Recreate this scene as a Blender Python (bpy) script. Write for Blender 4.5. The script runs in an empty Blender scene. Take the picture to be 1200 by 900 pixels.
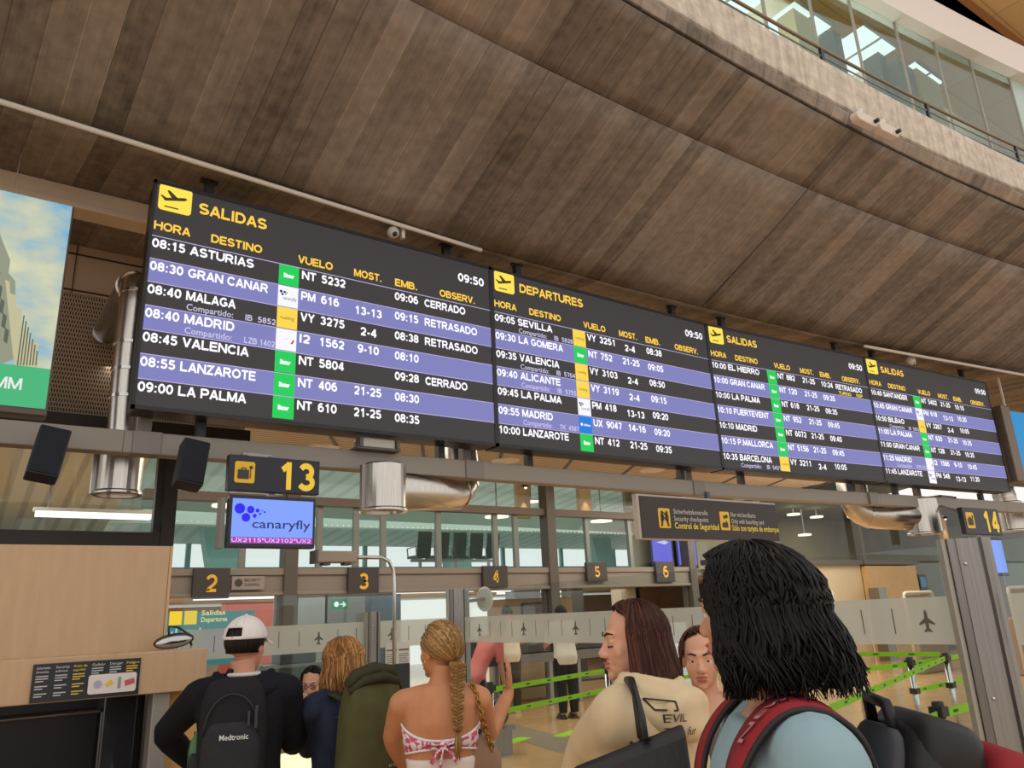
import bpy, math, random
import numpy as np
from mathutils import Vector, Matrix, Euler
random.seed(7)
SC = bpy.context.scene
COL = SC.collection

# ---------------------------------------------------------------- camera
FPX, EYE = 900.0, 1.65
_x = np.array([1300., 210., FPX]); _x /= np.linalg.norm(_x)
_y = np.array([-670., 300., FPX]); _y -= _x * (_x @ _y); _y /= np.linalg.norm(_y)
_z = np.cross(_x, _y)
ROT = np.array([_x, _y, _z])                      # world <- (right, down, forward)
cam_data = bpy.data.cameras.new('camera')
cam = bpy.data.objects.new('camera', cam_data); COL.objects.link(cam)
cam_data.sensor_fit = 'HORIZONTAL'; cam_data.sensor_width = 36.0
cam_data.lens = FPX / 1200 * 36.0
cam_data.clip_start, cam_data.clip_end = .05, 400
_m = Matrix.Identity(4)
for i in range(3):
    _m[i][0], _m[i][1], _m[i][2] = ROT[i][0], -ROT[i][1], -ROT[i][2]
_m[2][3] = EYE
cam.matrix_world = _m
SC.camera = cam

# ---------------------------------------------------------------- light
vs = SC.view_settings
SC.display_settings.display_device = 'sRGB'
vs.view_transform = 'Standard'; vs.look = 'None'; vs.exposure = 0.0; vs.gamma = 1.0
vs.use_curve_mapping = False
w = bpy.data.worlds.new('sky'); SC.world = w; w.use_nodes = True
w.node_tree.nodes['Background'].inputs[0].default_value = (1.0, .97, .93, 1)
w.node_tree.nodes['Background'].inputs[1].default_value = 1.0

def area_light(name, loc, size, power, aim=(0, 0, -1), color=(1, 1, 1), sy=None):
    l = bpy.data.lights.new(name, 'AREA'); l.energy = power; l.color = color
    l.shape = 'RECTANGLE'; l.size = size; l.size_y = sy or size
    o = bpy.data.objects.new(name, l); COL.objects.link(o); o.location = loc
    o.rotation_euler = Vector(aim).to_track_quat('-Z', 'Y').to_euler()
    return o
area_light('security_hall_light', (8, 17.5, 2.16), 14, 330, color=(1, .97, .92), sy=6)
area_light('underside_hall_light', (9.5, 9.6, 4.2), 17, 430, color=(1, .92, .8), sy=3.)
area_light('right_wall_fill', (16.5, 9.8, 4.1), 6, 160, aim=(0, .8, -1), color=(1, .93, .82), sy=1.5)  # fill added to brighten the right facade wall, without a fitting
area_light('right_office_light', (21, 14.3, 4.4), 9, 150, color=(1, .93, .82), sy=2.5)
area_light('office_light', (-.5, 10.5, 3.3), 2.5, 40)
area_light('lounge_light', (12, 18, 4.0), 18, 420, color=(.93, 1, .97), sy=6)
area_light('gallery_ceiling_fill', (10, 5.9, 8.2), 9, 260, aim=(0, 0, 1), color=(1, .95, .86), sy=2)  # upward fill added to brighten the gallery ceiling, no such lamp stands there

# ---------------------------------------------------------------- helpers
def ray(px, py): return ROT @ np.array([px - 600., py - 450., FPX])
def P(px, py, X=None, Y=None, Z=None, D=None):
    """the place in the hall seen at a photo pixel, on the plane x=X, y=Y, z=Z or at forward distance D"""
    d = ray(px, py)
    t = X / d[0] if X is not None else Y / d[1] if Y is not None else (Z - EYE) / d[2] if Z is not None else D / FPX
    return Vector((t * d[0], t * d[1], EYE + t * d[2]))

def lin(c):
    return tuple((v / 12.92 if v <= .04045 else ((v + .055) / 1.055) ** 2.4) for v in c)
def rgb(r, g, b): return lin((r / 255, g / 255, b / 255))

MATS = {}
def mat(name, col, rough=.6, metal=0., emit=0., var=0., scale=6., stretch=(1, 1, 1), bump=0., spec=.5, alpha=1., coat=0.):
    if name in MATS: return MATS[name]
    m = bpy.data.materials.new(name); m.use_nodes = True
    nt = m.node_tree; b = nt.nodes['Principled BSDF']
    b.inputs['Base Color'].default_value = (*col, 1)
    b.inputs['Roughness'].default_value = rough; b.inputs['Metallic'].default_value = metal
    b.inputs['Specular IOR Level'].default_value = spec
    if coat: b.inputs['Coat Weight'].default_value = coat
    if emit:
        b.inputs['Emission Color'].default_value = (*col, 1); b.inputs['Emission Strength'].default_value = emit
        b.inputs['Base Color'].default_value = (.01, .01, .01, 1)
    if var or bump:
        tc = nt.nodes.new('ShaderNodeTexCoord'); mp = nt.nodes.new('ShaderNodeMapping'); mp.inputs['Scale'].default_value = stretch
        n = nt.nodes.new('ShaderNodeTexNoise'); n.inputs['Scale'].default_value = scale; n.inputs['Detail'].default_value = 6
        nt.links.new(tc.outputs['Object'], mp.inputs[0]); nt.links.new(mp.outputs[0], n.inputs['Vector'])
        if var:
            r = nt.nodes.new('ShaderNodeValToRGB')
            r.color_ramp.elements[0].position, r.color_ramp.elements[1].position = .3, .7
            r.color_ramp.elements[0].color = (*[max(0, c * (1 - var)) for c in col], 1)
            r.color_ramp.elements[1].color = (*[min(1, c * (1 + var)) for c in col], 1)
            nt.links.new(n.outputs['Fac'], r.inputs[0]); nt.links.new(r.outputs[0], b.inputs['Base Color'])
        if bump:
            bp = nt.nodes.new('ShaderNodeBump'); bp.inputs['Strength'].default_value = bump; bp.inputs['Distance'].default_value = .01
            nt.links.new(n.outputs['Fac'], bp.inputs['Height']); nt.links.new(bp.outputs[0], b.inputs['Normal'])
    MATS[name] = m; return m

def glass_mat(name, tint, gloss=.12, rough=.0):
    if name in MATS: return MATS[name]
    m = bpy.data.materials.new(name); m.use_nodes = True; nt = m.node_tree; nt.nodes.clear()
    o = nt.nodes.new('ShaderNodeOutputMaterial'); t = nt.nodes.new('ShaderNodeBsdfTransparent'); g = nt.nodes.new('ShaderNodeBsdfGlossy')
    mx = nt.nodes.new('ShaderNodeMixShader'); lw = nt.nodes.new('ShaderNodeLayerWeight'); pw = nt.nodes.new('ShaderNodeMath'); pw.operation = 'POWER'; pw.inputs[1].default_value = 4.
    f = nt.nodes.new('ShaderNodeMath'); f.operation = 'MULTIPLY_ADD'; f.inputs[1].default_value = .7; f.inputs[2].default_value = gloss * .2
    nt.links.new(lw.outputs['Facing'], pw.inputs[0]); nt.links.new(pw.outputs[0], f.inputs[0])
    t.inputs[0].default_value = (*tint, 1); g.inputs['Roughness'].default_value = rough
    nt.links.new(f.outputs[0], mx.inputs[0]); nt.links.new(t.outputs[0], mx.inputs[1]); nt.links.new(g.outputs[0], mx.inputs[2])
    nt.links.new(mx.outputs[0], o.inputs[0]); MATS[name] = m; return m

def frost_mat(name, col, through=.25):
    if name in MATS: return MATS[name]
    m = bpy.data.materials.new(name); m.use_nodes = True; nt = m.node_tree; nt.nodes.clear()
    o = nt.nodes.new('ShaderNodeOutputMaterial'); d = nt.nodes.new('ShaderNodeBsdfDiffuse'); tl = nt.nodes.new('ShaderNodeBsdfTranslucent')
    t = nt.nodes.new('ShaderNodeBsdfTransparent'); a = nt.nodes.new('ShaderNodeMixShader'); b = nt.nodes.new('ShaderNodeMixShader')
    d.inputs[0].default_value = (*col, 1); tl.inputs[0].default_value = (*col, 1); a.inputs[0].default_value = .5; b.inputs[0].default_value = through
    nt.links.new(d.outputs[0], a.inputs[1]); nt.links.new(tl.outputs[0], a.inputs[2]); nt.links.new(a.outputs[0], b.inputs[1]); nt.links.new(t.outputs[0], b.inputs[2])
    nt.links.new(b.outputs[0], o.inputs[0]); MATS[name] = m; return m

_tc = {}
def glyphs(s, bold):
    k = (s, bold)
    if k not in _tc:
        c = bpy.data.curves.new('t', 'FONT'); c.body = s; c.size = 1; c.offset = bold; c.resolution_u = 2
        o = bpy.data.objects.new('t', c); COL.objects.link(o)
        me = o.to_mesh()
        v = [tuple(p.co) for p in me.vertices]; f = [tuple(p.vertices) for p in me.polygons]
        o.to_mesh_clear(); bpy.data.objects.remove(o); bpy.data.curves.remove(c)
        _tc[k] = (v, f)
    return _tc[k]
CAPH = max(p[1] for p in glyphs('H', 0.)[0])

# heavy grotesque lettering drawn stroke by stroke (cap height 1)
def _arc(cx, cy, rx, ry, a0, a1, n=12): return [(cx + rx * math.cos(math.radians(a0 + (a1 - a0) * i / n)), cy + ry * math.sin(math.radians(a0 + (a1 - a0) * i / n))) for i in range(n + 1)]
_O = lambda x0, x1, y0, y1: _arc((x0 + x1) / 2, (y0 + y1) / 2, (x1 - x0) / 2, (y1 - y0) / 2, 0, 360, 24)
STROKES = {
 'A': (.98, [[(.09, 0), (.49, .97)], [(.89, 0), (.49, .97)], [(.22, .30), (.76, .30)]]),
 'B': (.94, [[(.10, 0), (.10, 1)], [(.10, .905), (.52, .905)] + _arc(.52, .72, .22, .185, 90, -90) + [(.10, .535)], [(.10, .535), (.56, .535)] + _arc(.56, .315, .26, .22, 90, -90) + [(.10, .095)]]),
 'C': (.98, [_arc(.52, .5, .42, .405, 38, 322, 20)]),
 'D': (.98, [[(.10, 0), (.10, 1)], [(.10, .905), (.46, .905)] + _arc(.46, .5, .40, .405, 90, -90, 16) + [(.10, .095)]]),
 'E': (.86, [[(.10, 0), (.10, 1)], [(.10, .905), (.82, .905)], [(.10, .51), (.76, .51)], [(.10, .095), (.84, .095)]]),
 'F': (.80, [[(.10, 0), (.10, 1)], [(.10, .905), (.78, .905)], [(.10, .49), (.68, .49)]]),
 'G': (1.02, [_arc(.52, .5, .42, .405, 42, 340, 20), [(.56, .44), (.92, .44)], [(.90, .46), (.90, .16)]]),
 'H': (.98, [[(.10, 0), (.10, 1)], [(.88, 0), (.88, 1)], [(.10, .53), (.88, .53)]]),
 'I': (.32, [[(.16, 0), (.16, 1)]]),
 'J': (.76, [[(.62, 1), (.62, .32)] + _arc(.36, .32, .26, .225, 0, -170)]),
 'K': (1.0, [[(.10, 0), (.10, 1)], [(.90, 1), (.12, .36)], [(.36, .56), (.90, 0)]]),
 'L': (.82, [[(.10, 0), (.10, 1)], [(.10, .095), (.80, .095)]]),
 'M': (1.12, [[(.10, 0), (.10, 1)], [(1.02, 0), (1.02, 1)], [(.14, .96), (.56, .06)], [(.98, .96), (.56, .06)]]),
 'N': (.98, [[(.10, 0), (.10, 1)], [(.88, 0), (.88, 1)], [(.12, .95), (.86, .05)]]),
 'O': (1.06, [_O(.10, .96, .095, .905)]),
 'P': (.90, [[(.10, 0), (.10, 1)], [(.10, .905), (.54, .905)] + _arc(.54, .665, .27, .24, 90, -90) + [(.10, .425)]]),
 'Q': (1.06, [_O(.10, .96, .095, .905), [(.6, .28), (.98, -.04)]]),
 'R': (.98, [[(.10, 0), (.10, 1)], [(.10, .905), (.56, .905)] + _arc(.56, .685, .25, .22, 90, -90) + [(.10, .465)], [(.50, .46), (.88, 0)]]),
 'S': (.90, [_arc(.45, .70, .33, .205, 25, 270, 14) + _arc(.45, .295, .36, .20, 90, -155, 14)]),
 'T': (.86, [[(.43, 0), (.43, .9)], [(.02, .905), (.84, .905)]]),
 'U': (.98, [[(.10, 1), (.10, .42)] + _arc(.49, .42, .39, .325, 180, 360, 14) + [(.88, 1)]]),
 'V': (.92, [[(.08, 1), (.46, .04)], [(.84, 1), (.46, .04)]]),
 'W': (1.3, [[(.08, 1), (.34, .04)], [(.34, .04), (.65, .96)], [(.65, .96), (.96, .04)], [(.96, .04), (1.22, 1)]]),
 'X': (.92, [[(.08, 1), (.84, 0)], [(.84, 1), (.08, 0)]]),
 'Y': (.92, [[(.08, 1), (.46, .46)], [(.84, 1), (.46, .46)], [(.46, .46), (.46, 0)]]),
 'Z': (.86, [[(.06, .905), (.76, .905), (.10, .095), (.82, .095)]]),
 '0': (.78, [_O(.10, .68, .095, .905)]), '1': (.78, [[(.46, 0), (.46, 1)], [(.46, .92), (.18, .70)]]),
 '2': (.78, [_arc(.38, .66, .28, .25, 165, -20, 12) + [(.56, .46), (.12, .12)], [(.08, .095), (.70, .095)]]),
 '3': (.78, [_arc(.37, .70, .25, .205, 155, -90, 12), _arc(.37, .30, .29, .21, 90, -155, 12)]),
 '4': (.78, [[(.54, 0), (.54, 1)], [(.52, .94), (.08, .29)], [(.06, .28), (.74, .28)]]),
 '5': (.78, [[(.66, .905), (.20, .905), (.14, .52)], _arc(.37, .335, .30, .24, 130, -155, 14)]),
 '6': (.78, [_O(.10, .68, .095, .60), _arc(.42, .5, .32, .41, 60, 180, 10)]),
 '7': (.78, [[(.08, .905), (.70, .905)], [(.66, .88), (.32, 0)]]),
 '8': (.78, [_O(.14, .64, .53, .91), _O(.10, .68, .095, .53)]), '9': (.78, [_O(.10, .68, .40, .905), _arc(.36, .5, .32, .41, 240, 360, 10)]),
 ':': (.38, [[(.19, .02), (.19, .20)], [(.19, .54), (.19, .72)]]), '.': (.36, [[(.18, 0), (.18, .19)]]), '-': (.46, [[(.06, .36), (.40, .36)]]), '*': (.5, [[(.25, .55), (.25, 1)], [(.06, .68), (.44, .88)], [(.44, .68), (.06, .88)]]), ' ': (.36, [])}
def grotesque(s, T=.19):
    key = ('g', s, T)
    if key not in _tc:
        vs, fs, x = [], [], 0.
        for ch in s:
            wd, st = STROKES[ch]
            for pl in st:
                n = len(pl); closed = n > 3 and abs(pl[0][0] - pl[-1][0]) + abs(pl[0][1] - pl[-1][1]) < 1e-6; base = len(vs)
                for i, p in enumerate(pl):
                    a = pl[i - 1] if i else (pl[-2] if closed else p); b = pl[i + 1] if i < n - 1 else (pl[1] if closed else p)
                    d1 = Vector((p[0] - a[0], p[1] - a[1])); d2 = Vector((b[0] - p[0], b[1] - p[1]))
                    d1 = d1.normalized() if d1.length > 1e-7 else d2.normalized(); d2 = d2.normalized() if d2.length > 1e-7 else d1
                    m = d1 + d2; m = m.normalized() if m.length > 1e-6 else d1; nn = Vector((-m.y, m.x)); k = T / 2 / max(.45, nn.dot(Vector((-d1.y, d1.x))))
                    vs += [(x + p[0] + nn.x * k, p[1] + nn.y * k, 0), (x + p[0] - nn.x * k, p[1] - nn.y * k, 0)]
                fs += [(base + 2 * i, base + 2 * i + 1, base + 2 * i + 3, base + 2 * i + 2) for i in range(n - 1)]
            x += wd + .075
        _tc[key] = (vs, fs)
    return _tc[key]

class MB:
    def __init__(s): s.v, s.f, s.uv, s.M = [], [], None, Matrix.Identity(4)
    def add(s, vs, fs):
        n = len(s.v); s.v += [tuple(s.M @ Vector(p)) for p in vs]; s.f += [tuple(i + n for i in f) for f in fs]; return s
    def box(s, c, d, R=None):
        x, y, z = d[0] / 2, d[1] / 2, d[2] / 2; c = Vector(c)
        vs = [Vector((i * x, j * y, k * z)) for i in (-1, 1) for j in (-1, 1) for k in (-1, 1)]
        if R is not None: vs = [R @ p for p in vs]
        return s.add([p + c for p in vs], [(0, 1, 3, 2), (4, 6, 7, 5), (0, 4, 5, 1), (2, 3, 7, 6), (0, 2, 6, 4), (1, 5, 7, 3)])
    def bar(s, a, b, w, h=None, up=(0, 0, 1)):
        a, b = Vector(a), Vector(b); d = b - a; L = d.length; t = d.normalized(); u = Vector(up)
        if abs(t.dot(u)) > .98: u = Vector((1, 0, 0))
        r = t.cross(u).normalized(); u = r.cross(t); R = Matrix((t, r, u)).transposed()
        return s.box((a + b) / 2, (L, w, h or w), R)
    def loft(s, rings, caps=True):
        n = len(rings[0]); vs = [p for r in rings for p in r]; fs = []
        for i in range(len(rings) - 1):
            for j in range(n): fs.append((i * n + j, i * n + (j + 1) % n, (i + 1) * n + (j + 1) % n, (i + 1) * n + j))
        if caps: fs += [tuple(range(n))[::-1], tuple((len(rings) - 1) * n + j for j in range(n))]
        return s.add(vs, fs)
    def tube(s, pts, r, n=8, sq=1., up=None):
        pts = [Vector(p) for p in pts]; R = r if isinstance(r, (list, tuple)) else [r] * len(pts); rings = []; u = None
        for i, p in enumerate(pts):
            t = (pts[min(i + 1, len(pts) - 1)] - pts[max(i - 1, 0)])
            t = t.normalized() if t.length > 1e-9 else Vector((0, 0, 1))
            if u is None:
                u = Vector(up) if up is not None else (Vector((0, 0, 1)) if abs(t.z) < .9 else Vector((1, 0, 0)))
            u = u - t * u.dot(t); u = u.normalized() if u.length > 1e-6 else t.orthogonal().normalized(); b = t.cross(u)
            rings.append([p + (u * math.cos(a) * sq + b * math.sin(a)) * R[i] for a in [2 * math.pi * k / n for k in range(n)]])
        return s.loft(rings)
    def ell(s, c, r, n=16, m=10, R=None):
        c = Vector(c); r = (r, r, r) if isinstance(r, (int, float)) else r; rings = []
        for i in range(m + 1):
            th = math.pi * (i if 0 < i < m else (.08 if i == 0 else m - .08)) / m; ring = []
            for k in range(n):
                a = 2 * math.pi * k / n; p = Vector((r[0] * math.sin(th) * math.cos(a), r[1] * math.sin(th) * math.sin(a), -r[2] * math.cos(th)))
                ring.append(c + (R @ p if R is not None else p))
            rings.append(ring)
        return s.loft(rings)
    def lathe(s, prof, c=(0, 0, 0), n=24, R=None, caps=True):
        c = Vector(c); rings = []
        for r, z in prof:
            ring = [Vector((r * math.cos(2 * math.pi * k / n), r * math.sin(2 * math.pi * k / n), z)) for k in range(n)]
            rings.append([c + (R @ p if R is not None else p) for p in ring])
        return s.loft(rings, caps)
    def prism(s, poly, y0, y1):
        n = len(poly)
        vs = [(x, y0, z) for x, z in poly] + [(x, y1, z) for x, z in poly]
        fs = [tuple(range(n)), tuple(range(2 * n - 1, n - 1, -1))] + [(i, i + n, (i + 1) % n + n, (i + 1) % n) for i in range(n)]
        return s.add(vs, fs)
    def quad(s, a, b, c, d): return s.add([a, b, c, d], [(0, 1, 2, 3)])
    def rrect(s, x0, z0, x1, z1, r, y0, y1):
        poly = []
        for cx, cz, a0 in ((x1 - r, z1 - r, 0), (x0 + r, z1 - r, 90), (x0 + r, z0 + r, 180), (x1 - r, z0 + r, 270)):
            for k in range(5):
                a = math.radians(a0 + k * 22.5); poly.append((cx + r * math.cos(a), cz + r * math.sin(a)))
        return s.prism(poly, y0, y1)
    def disc(s, cx, cz, r, y, n=20, rz=None):
        rz = rz or r
        return s.add([(cx + r * math.cos(2 * math.pi * k / n), y, cz + rz * math.sin(2 * math.pi * k / n)) for k in range(n)], [tuple(range(n))])
    def text(s, t, x, z, h, w=None, al='l', y=-.004, bold=.034, fn=None):
        big = all(ch in STROKES for ch in t) and fn is None; v, f = grotesque(t, .18 if bold < .03 else .215) if big else glyphs(t, bold)
        if not v: return s
        x0, x1 = min(p[0] for p in v), max(p[0] for p in v); k = h / (1. if big else CAPH)
        kx = w / (x1 - x0) if w else k; W = (x1 - x0) * kx
        ox = x if al == 'l' else x - W if al == 'r' else x - W / 2
        vs = [(ox + (p[0] - x0) * kx, y, z + p[1] * k) for p in v]
        if fn: vs = [fn(p) for p in vs]
        return s.add(vs, f)
    def build(s, name, m, parent=None, smooth=False, bevel=0., remesh=0., relax=0, sub=0, loc=None, solid=0.):
        me = bpy.data.meshes.new(name); me.from_pydata(s.v, [], s.f); me.update()
        if s.uv:
            l = me.uv_layers.new(name='UVMap')
            for lp in me.loops: l.data[lp.index].uv = s.uv[lp.vertex_index]
        if smooth: me.polygons.foreach_set('use_smooth', [True] * len(me.polygons))
        if m: me.materials.append(m)
        o = bpy.data.objects.new(name, me); COL.objects.link(o)
        if parent: o.parent = parent
        if loc is not None: o.location = loc
        if solid:
            d = o.modifiers.new('solid', 'SOLIDIFY'); d.thickness = solid; d.offset = 0
        if bevel:
            d = o.modifiers.new('bevel', 'BEVEL'); d.width = bevel; d.segments = 2; d.limit_method = 'ANGLE'
        if remesh:
            d = o.modifiers.new('remesh', 'REMESH'); d.mode = 'VOXEL'; d.voxel_size = remesh; d.use_smooth_shade = True
        if relax:
            d = o.modifiers.new('smooth', 'SMOOTH'); d.factor = .5; d.iterations = relax
        if sub:
            d = o.modifiers.new('sub', 'SUBSURF'); d.levels = d.render_levels = sub
        return o

def tag(o, label=None, cat=None, group=None, kind=None):
    if label: o['label'] = label
    if cat: o['category'] = cat
    if group: o['group'] = group
    if kind: o['kind'] = kind
    return o
def thing(name, label, cat, loc=(0, 0, 0), rz=0., group=None):
    o = bpy.data.objects.new(name, None); COL.objects.link(o); o.empty_display_size = .1
    o.location = loc; o.rotation_euler = (0, 0, rz); return tag(o, label, cat, group)
def struct(name, mb, m, parent=None, **k): return tag(mb.build(name, m, parent, **k), kind='structure')

# ---------------------------------------------------------------- materials
M_black = mat('black_metal', rgb(38, 38, 42), .45, .0)
M_steel = mat('brushed_steel', (.30, .28, .265), .36, 1., var=.12, scale=3, stretch=(25, 25, .5))
M_chrome = mat('polished_steel', (.62, .62, .62), .16, 1.)
M_duct = mat('duct_steel', (.62, .58, .53), .27, 1., var=.1, scale=4, stretch=(30, 30, 1))
M_grey = mat('grey_paint', rgb(140, 135, 128), .5)
M_dgrey = mat('dark_grey_frame', rgb(92, 86, 80), .45, .2)
M_lintel = mat('grey_lintel', rgb(136, 127, 118), .5, .1)
M_white = mat('white_paint', rgb(225, 220, 212), .5)
M_wood = mat('beech_veneer', rgb(198, 165, 130), .45, var=.05, scale=3, stretch=(9, 1, 1.2))
M_wood2 = mat('golden_veneer', rgb(220, 172, 108), .45, var=.12, scale=3, stretch=(12, 1, 1))
M_signblk = mat('sign_black', rgb(62, 58, 58), .5)
M_sign_y = mat('sign_yellow', rgb(250, 200, 40), .45, emit=.0)
E_yel = mat('lit_yellow', rgb(255, 228, 80), emit=1.)
E_or = mat('lit_amber', rgb(255, 204, 70), emit=1.05)
E_wh = mat('lit_white', rgb(250, 248, 255), emit=1.1)
E_bg = mat('screen_charcoal', rgb(52, 49, 50), emit=1.)
E_band = mat('screen_violet_band', rgb(124, 126, 188), emit=1.)
E_line = mat('screen_line', rgb(186, 178, 220), emit=1.)
E_grn = mat('tile_green', rgb(0, 205, 84), emit=1.)
E_ytile = mat('tile_yellow', rgb(255, 214, 74), emit=1.)
E_wtile = mat('tile_white', rgb(246, 246, 252), emit=1.)
E_btile = mat('tile_blue', rgb(0, 122, 220), emit=1.)
E_sub = mat('screen_small_print', rgb(205, 200, 235), emit=1.)
E_ink = mat('screen_dark_ink', rgb(96, 84, 60), emit=1.)
E_navy = mat('screen_navy', rgb(24, 34, 110), emit=1.)
E_blue = mat('screen_pure_blue', rgb(32, 22, 240), emit=1.)
E_red = mat('screen_red', rgb(210, 40, 60), emit=1.)
E_lamp = mat('lamp_glow', rgb(255, 240, 214), emit=1.6)
E_tube = mat('tube_lamp_glow', rgb(255, 252, 246), emit=1.5)
G_clear = glass_mat('clear_glass', (.93, .96, .95), .1)
G_teal = glass_mat('greenish_glass', (.74, .86, .85), .12)
G_pale = glass_mat('pale_glass', (.90, .95, .93), .2)
G_frost = frost_mat('frosted_film', rgb(225, 224, 214), .12)

# ---------------------------------------------------------------- floor
def floor_mat():
    m = bpy.data.materials.new('polished_floor'); m.use_nodes = True; nt = m.node_tree; b = nt.nodes['Principled BSDF']
    tc = nt.nodes.new('ShaderNodeTexCoord'); br = nt.nodes.new('ShaderNodeTexBrick')
    br.inputs['Scale'].default_value = 1.0; br.inputs['Mortar Size'].default_value = .004; br.offset = 0
    br.inputs['Brick Width'].default_value = .6; br.inputs['Row Height'].default_value = .6
    br.inputs['Color1'].default_value = (*rgb(214, 172, 122), 1); br.inputs['Color2'].default_value = (*rgb(206, 164, 114), 1)
    br.inputs['Mortar'].default_value = (*rgb(170, 130, 90), 1)
    nt.links.new(tc.outputs['Object'], br.inputs['Vector']); nt.links.new(br.outputs['Color'], b.inputs['Base Color'])
    b.inputs['Roughness'].default_value = .16
    return m
struct('floor', MB().box((10, 7, -.05), (60, 40, .1)), floor_mat())
a, b = P(575, 849, Z=0), P(664, 874, Z=0); d = (b - a).normalized()
struct('trim_1', MB().bar(a - d * 3 + Vector((0, 0, -.003)), b + d * 6 + Vector((0, 0, -.003)), .62, .012), mat('grey_floor_inlay', rgb(150, 136, 120), .35))

# ---------------------------------------------------------------- concrete gallery hull above
def fit(pts, Z):
    q = [P(x, y, Z=Z) for x, y in pts]; c = np.polyfit([p.x for p in q], [p.y for p in q], 2)
    return lambda X: float(np.polyval(c, X))
fold_f = fit([(0, 120), (300, 214), (560, 290), (811, 357), (1013, 402), (1100, 421), (1200, 438)], 5.3)
groove_f = fit([(760, 18), (880, 92), (940, 122), (997, 150), (1093, 200), (1200, 247)], 6.38)
lip_f = fit([(760, 0), (880, 67), (940, 103), (992, 133), (1100, 185), (1200, 227)], 6.5)
top_f = fit([(880, 25), (945, 60), (1013, 99), (1085, 137), (1157, 173)], 7.0)
def cl(f, X, x0=-2.):                                # the far ends run on straight
    return f(max(min(X, 17.), x0))
XS = [-5 + .5 * i for i in range(60)]
def normal_dx(X):                                     # boards run square to the curved edge
    return -(cl(fold_f, X + .2) - cl(fold_f, X - .2)) / .4
def concrete(name, base, board, row, wn_k=.62, st_k=1.0, bl_k=1.7, jt_k=1.3):
    m = bpy.data.materials.new(name); m.use_nodes = True; nt = m.node_tree; b = nt.nodes['Principled BSDF']; L = nt.links.new
    uv = nt.nodes.new('ShaderNodeUVMap'); sp = nt.nodes.new('ShaderNodeSeparateXYZ'); L(uv.outputs[0], sp.inputs[0])
    def M(op, x, y=None, c=None):
        n = nt.nodes.new('ShaderNodeMath'); n.operation = op
        for i, v in enumerate((x, y, c)):
            if v is None: continue
            if isinstance(v, (int, float)): n.inputs[i].default_value = v
            else: L(v, n.inputs[i])
        return n.outputs[0]
    U, V = sp.outputs[0], sp.outputs[1]
    rv = M('FLOOR', M('MULTIPLY', V, 1 / row)); cu = M('MULTIPLY', M('ADD', U, M('MULTIPLY', rv, .137)), 1 / board); ci = M('FLOOR', cu); cf = M('FRACT', cu)
    cmb = nt.nodes.new('ShaderNodeCombineXYZ'); L(ci, cmb.inputs[0]); L(rv, cmb.inputs[1])
    wn = nt.nodes.new('ShaderNodeTexWhiteNoise'); wn.noise_dimensions = '2D'; L(cmb.outputs[0], wn.inputs['Vector'])
    mp = nt.nodes.new('ShaderNodeMapping'); mp.inputs['Scale'].default_value = (11, .45, 1); L(uv.outputs[0], mp.inputs[0])
    n1 = nt.nodes.new('ShaderNodeTexNoise'); n1.inputs['Scale'].default_value = 1.6; n1.inputs['Detail'].default_value = 9; n1.inputs['Roughness'].default_value = .7; L(mp.outputs[0], n1.inputs['Vector'])
    n2 = nt.nodes.new('ShaderNodeTexNoise'); n2.inputs['Scale'].default_value = .55; n2.inputs['Detail'].default_value = 5; L(uv.outputs[0], n2.inputs['Vector'])
    n3 = nt.nodes.new('ShaderNodeTexNoise'); n3.inputs['Scale'].default_value = 9; n3.inputs['Detail'].default_value = 8; L(uv.outputs[0], n3.inputs['Vector'])
    v = M('ADD', M('MULTIPLY', M('SUBTRACT', wn.outputs['Value'], .5), wn_k), M('MULTIPLY', M('SUBTRACT', n1.outputs['Fac'], .5), st_k))
    v = M('ADD', v, M('MULTIPLY', M('SUBTRACT', n2.outputs['Fac'], .5), bl_k)); v = M('ADD', v, M('MULTIPLY', M('SUBTRACT', n3.outputs['Fac'], .5), 1.0))
    # ragged pale / dark joints between the boards
    edge = M('LESS_THAN', M('ADD', M('ABSOLUTE', M('SUBTRACT', cf, .5)), M('MULTIPLY', M('SUBTRACT', n3.outputs['Fac'], .5), .05)), .482)
    jn = M('SUBTRACT', 1., edge)
    v = M('ADD', v, M('MULTIPLY', jn, M('MULTIPLY', M('SUBTRACT', wn.outputs['Value'], .6), jt_k)))
    fv = M('FRACT', M('MULTIPLY', V, 1 / row)); v = M('SUBTRACT', v, M('MULTIPLY', M('LESS_THAN', fv, .0012), .4))
    f = M('ADD', 1., v); f = M('MAXIMUM', f, .3)
    mx = nt.nodes.new('ShaderNodeVectorMath'); mx.operation = 'SCALE'; mx.inputs[0].default_value = base; L(f, mx.inputs['Scale'])
    L(mx.outputs[0], b.inputs['Base Color']); b.inputs['Roughness'].default_value = .75
    bp = nt.nodes.new('ShaderNodeBump'); bp.inputs['Strength'].default_value = .5; bp.inputs['Distance'].default_value = .02
    L(M('ADD', M('MULTIPLY', n1.outputs['Fac'], .7), M('MULTIPLY', edge, .3)), bp.inputs['Height']); L(bp.outputs[0], b.inputs['Normal'])
    return m
M_hull = concrete('board_marked_concrete', rgb(134, 123, 112), .21, 9., .55, 1.25, 1.5, 1.8)
M_lipc = concrete('lip_concrete', rgb(146, 133, 120), .27, 9.)
M_band = concrete('fascia_concrete', rgb(206, 192, 174), .05, 40., .22, .35, .5, .5)
M_conc = mat('smooth_concrete', rgb(176, 156, 134), .8, var=.12, scale=4, bump=.1)
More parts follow.
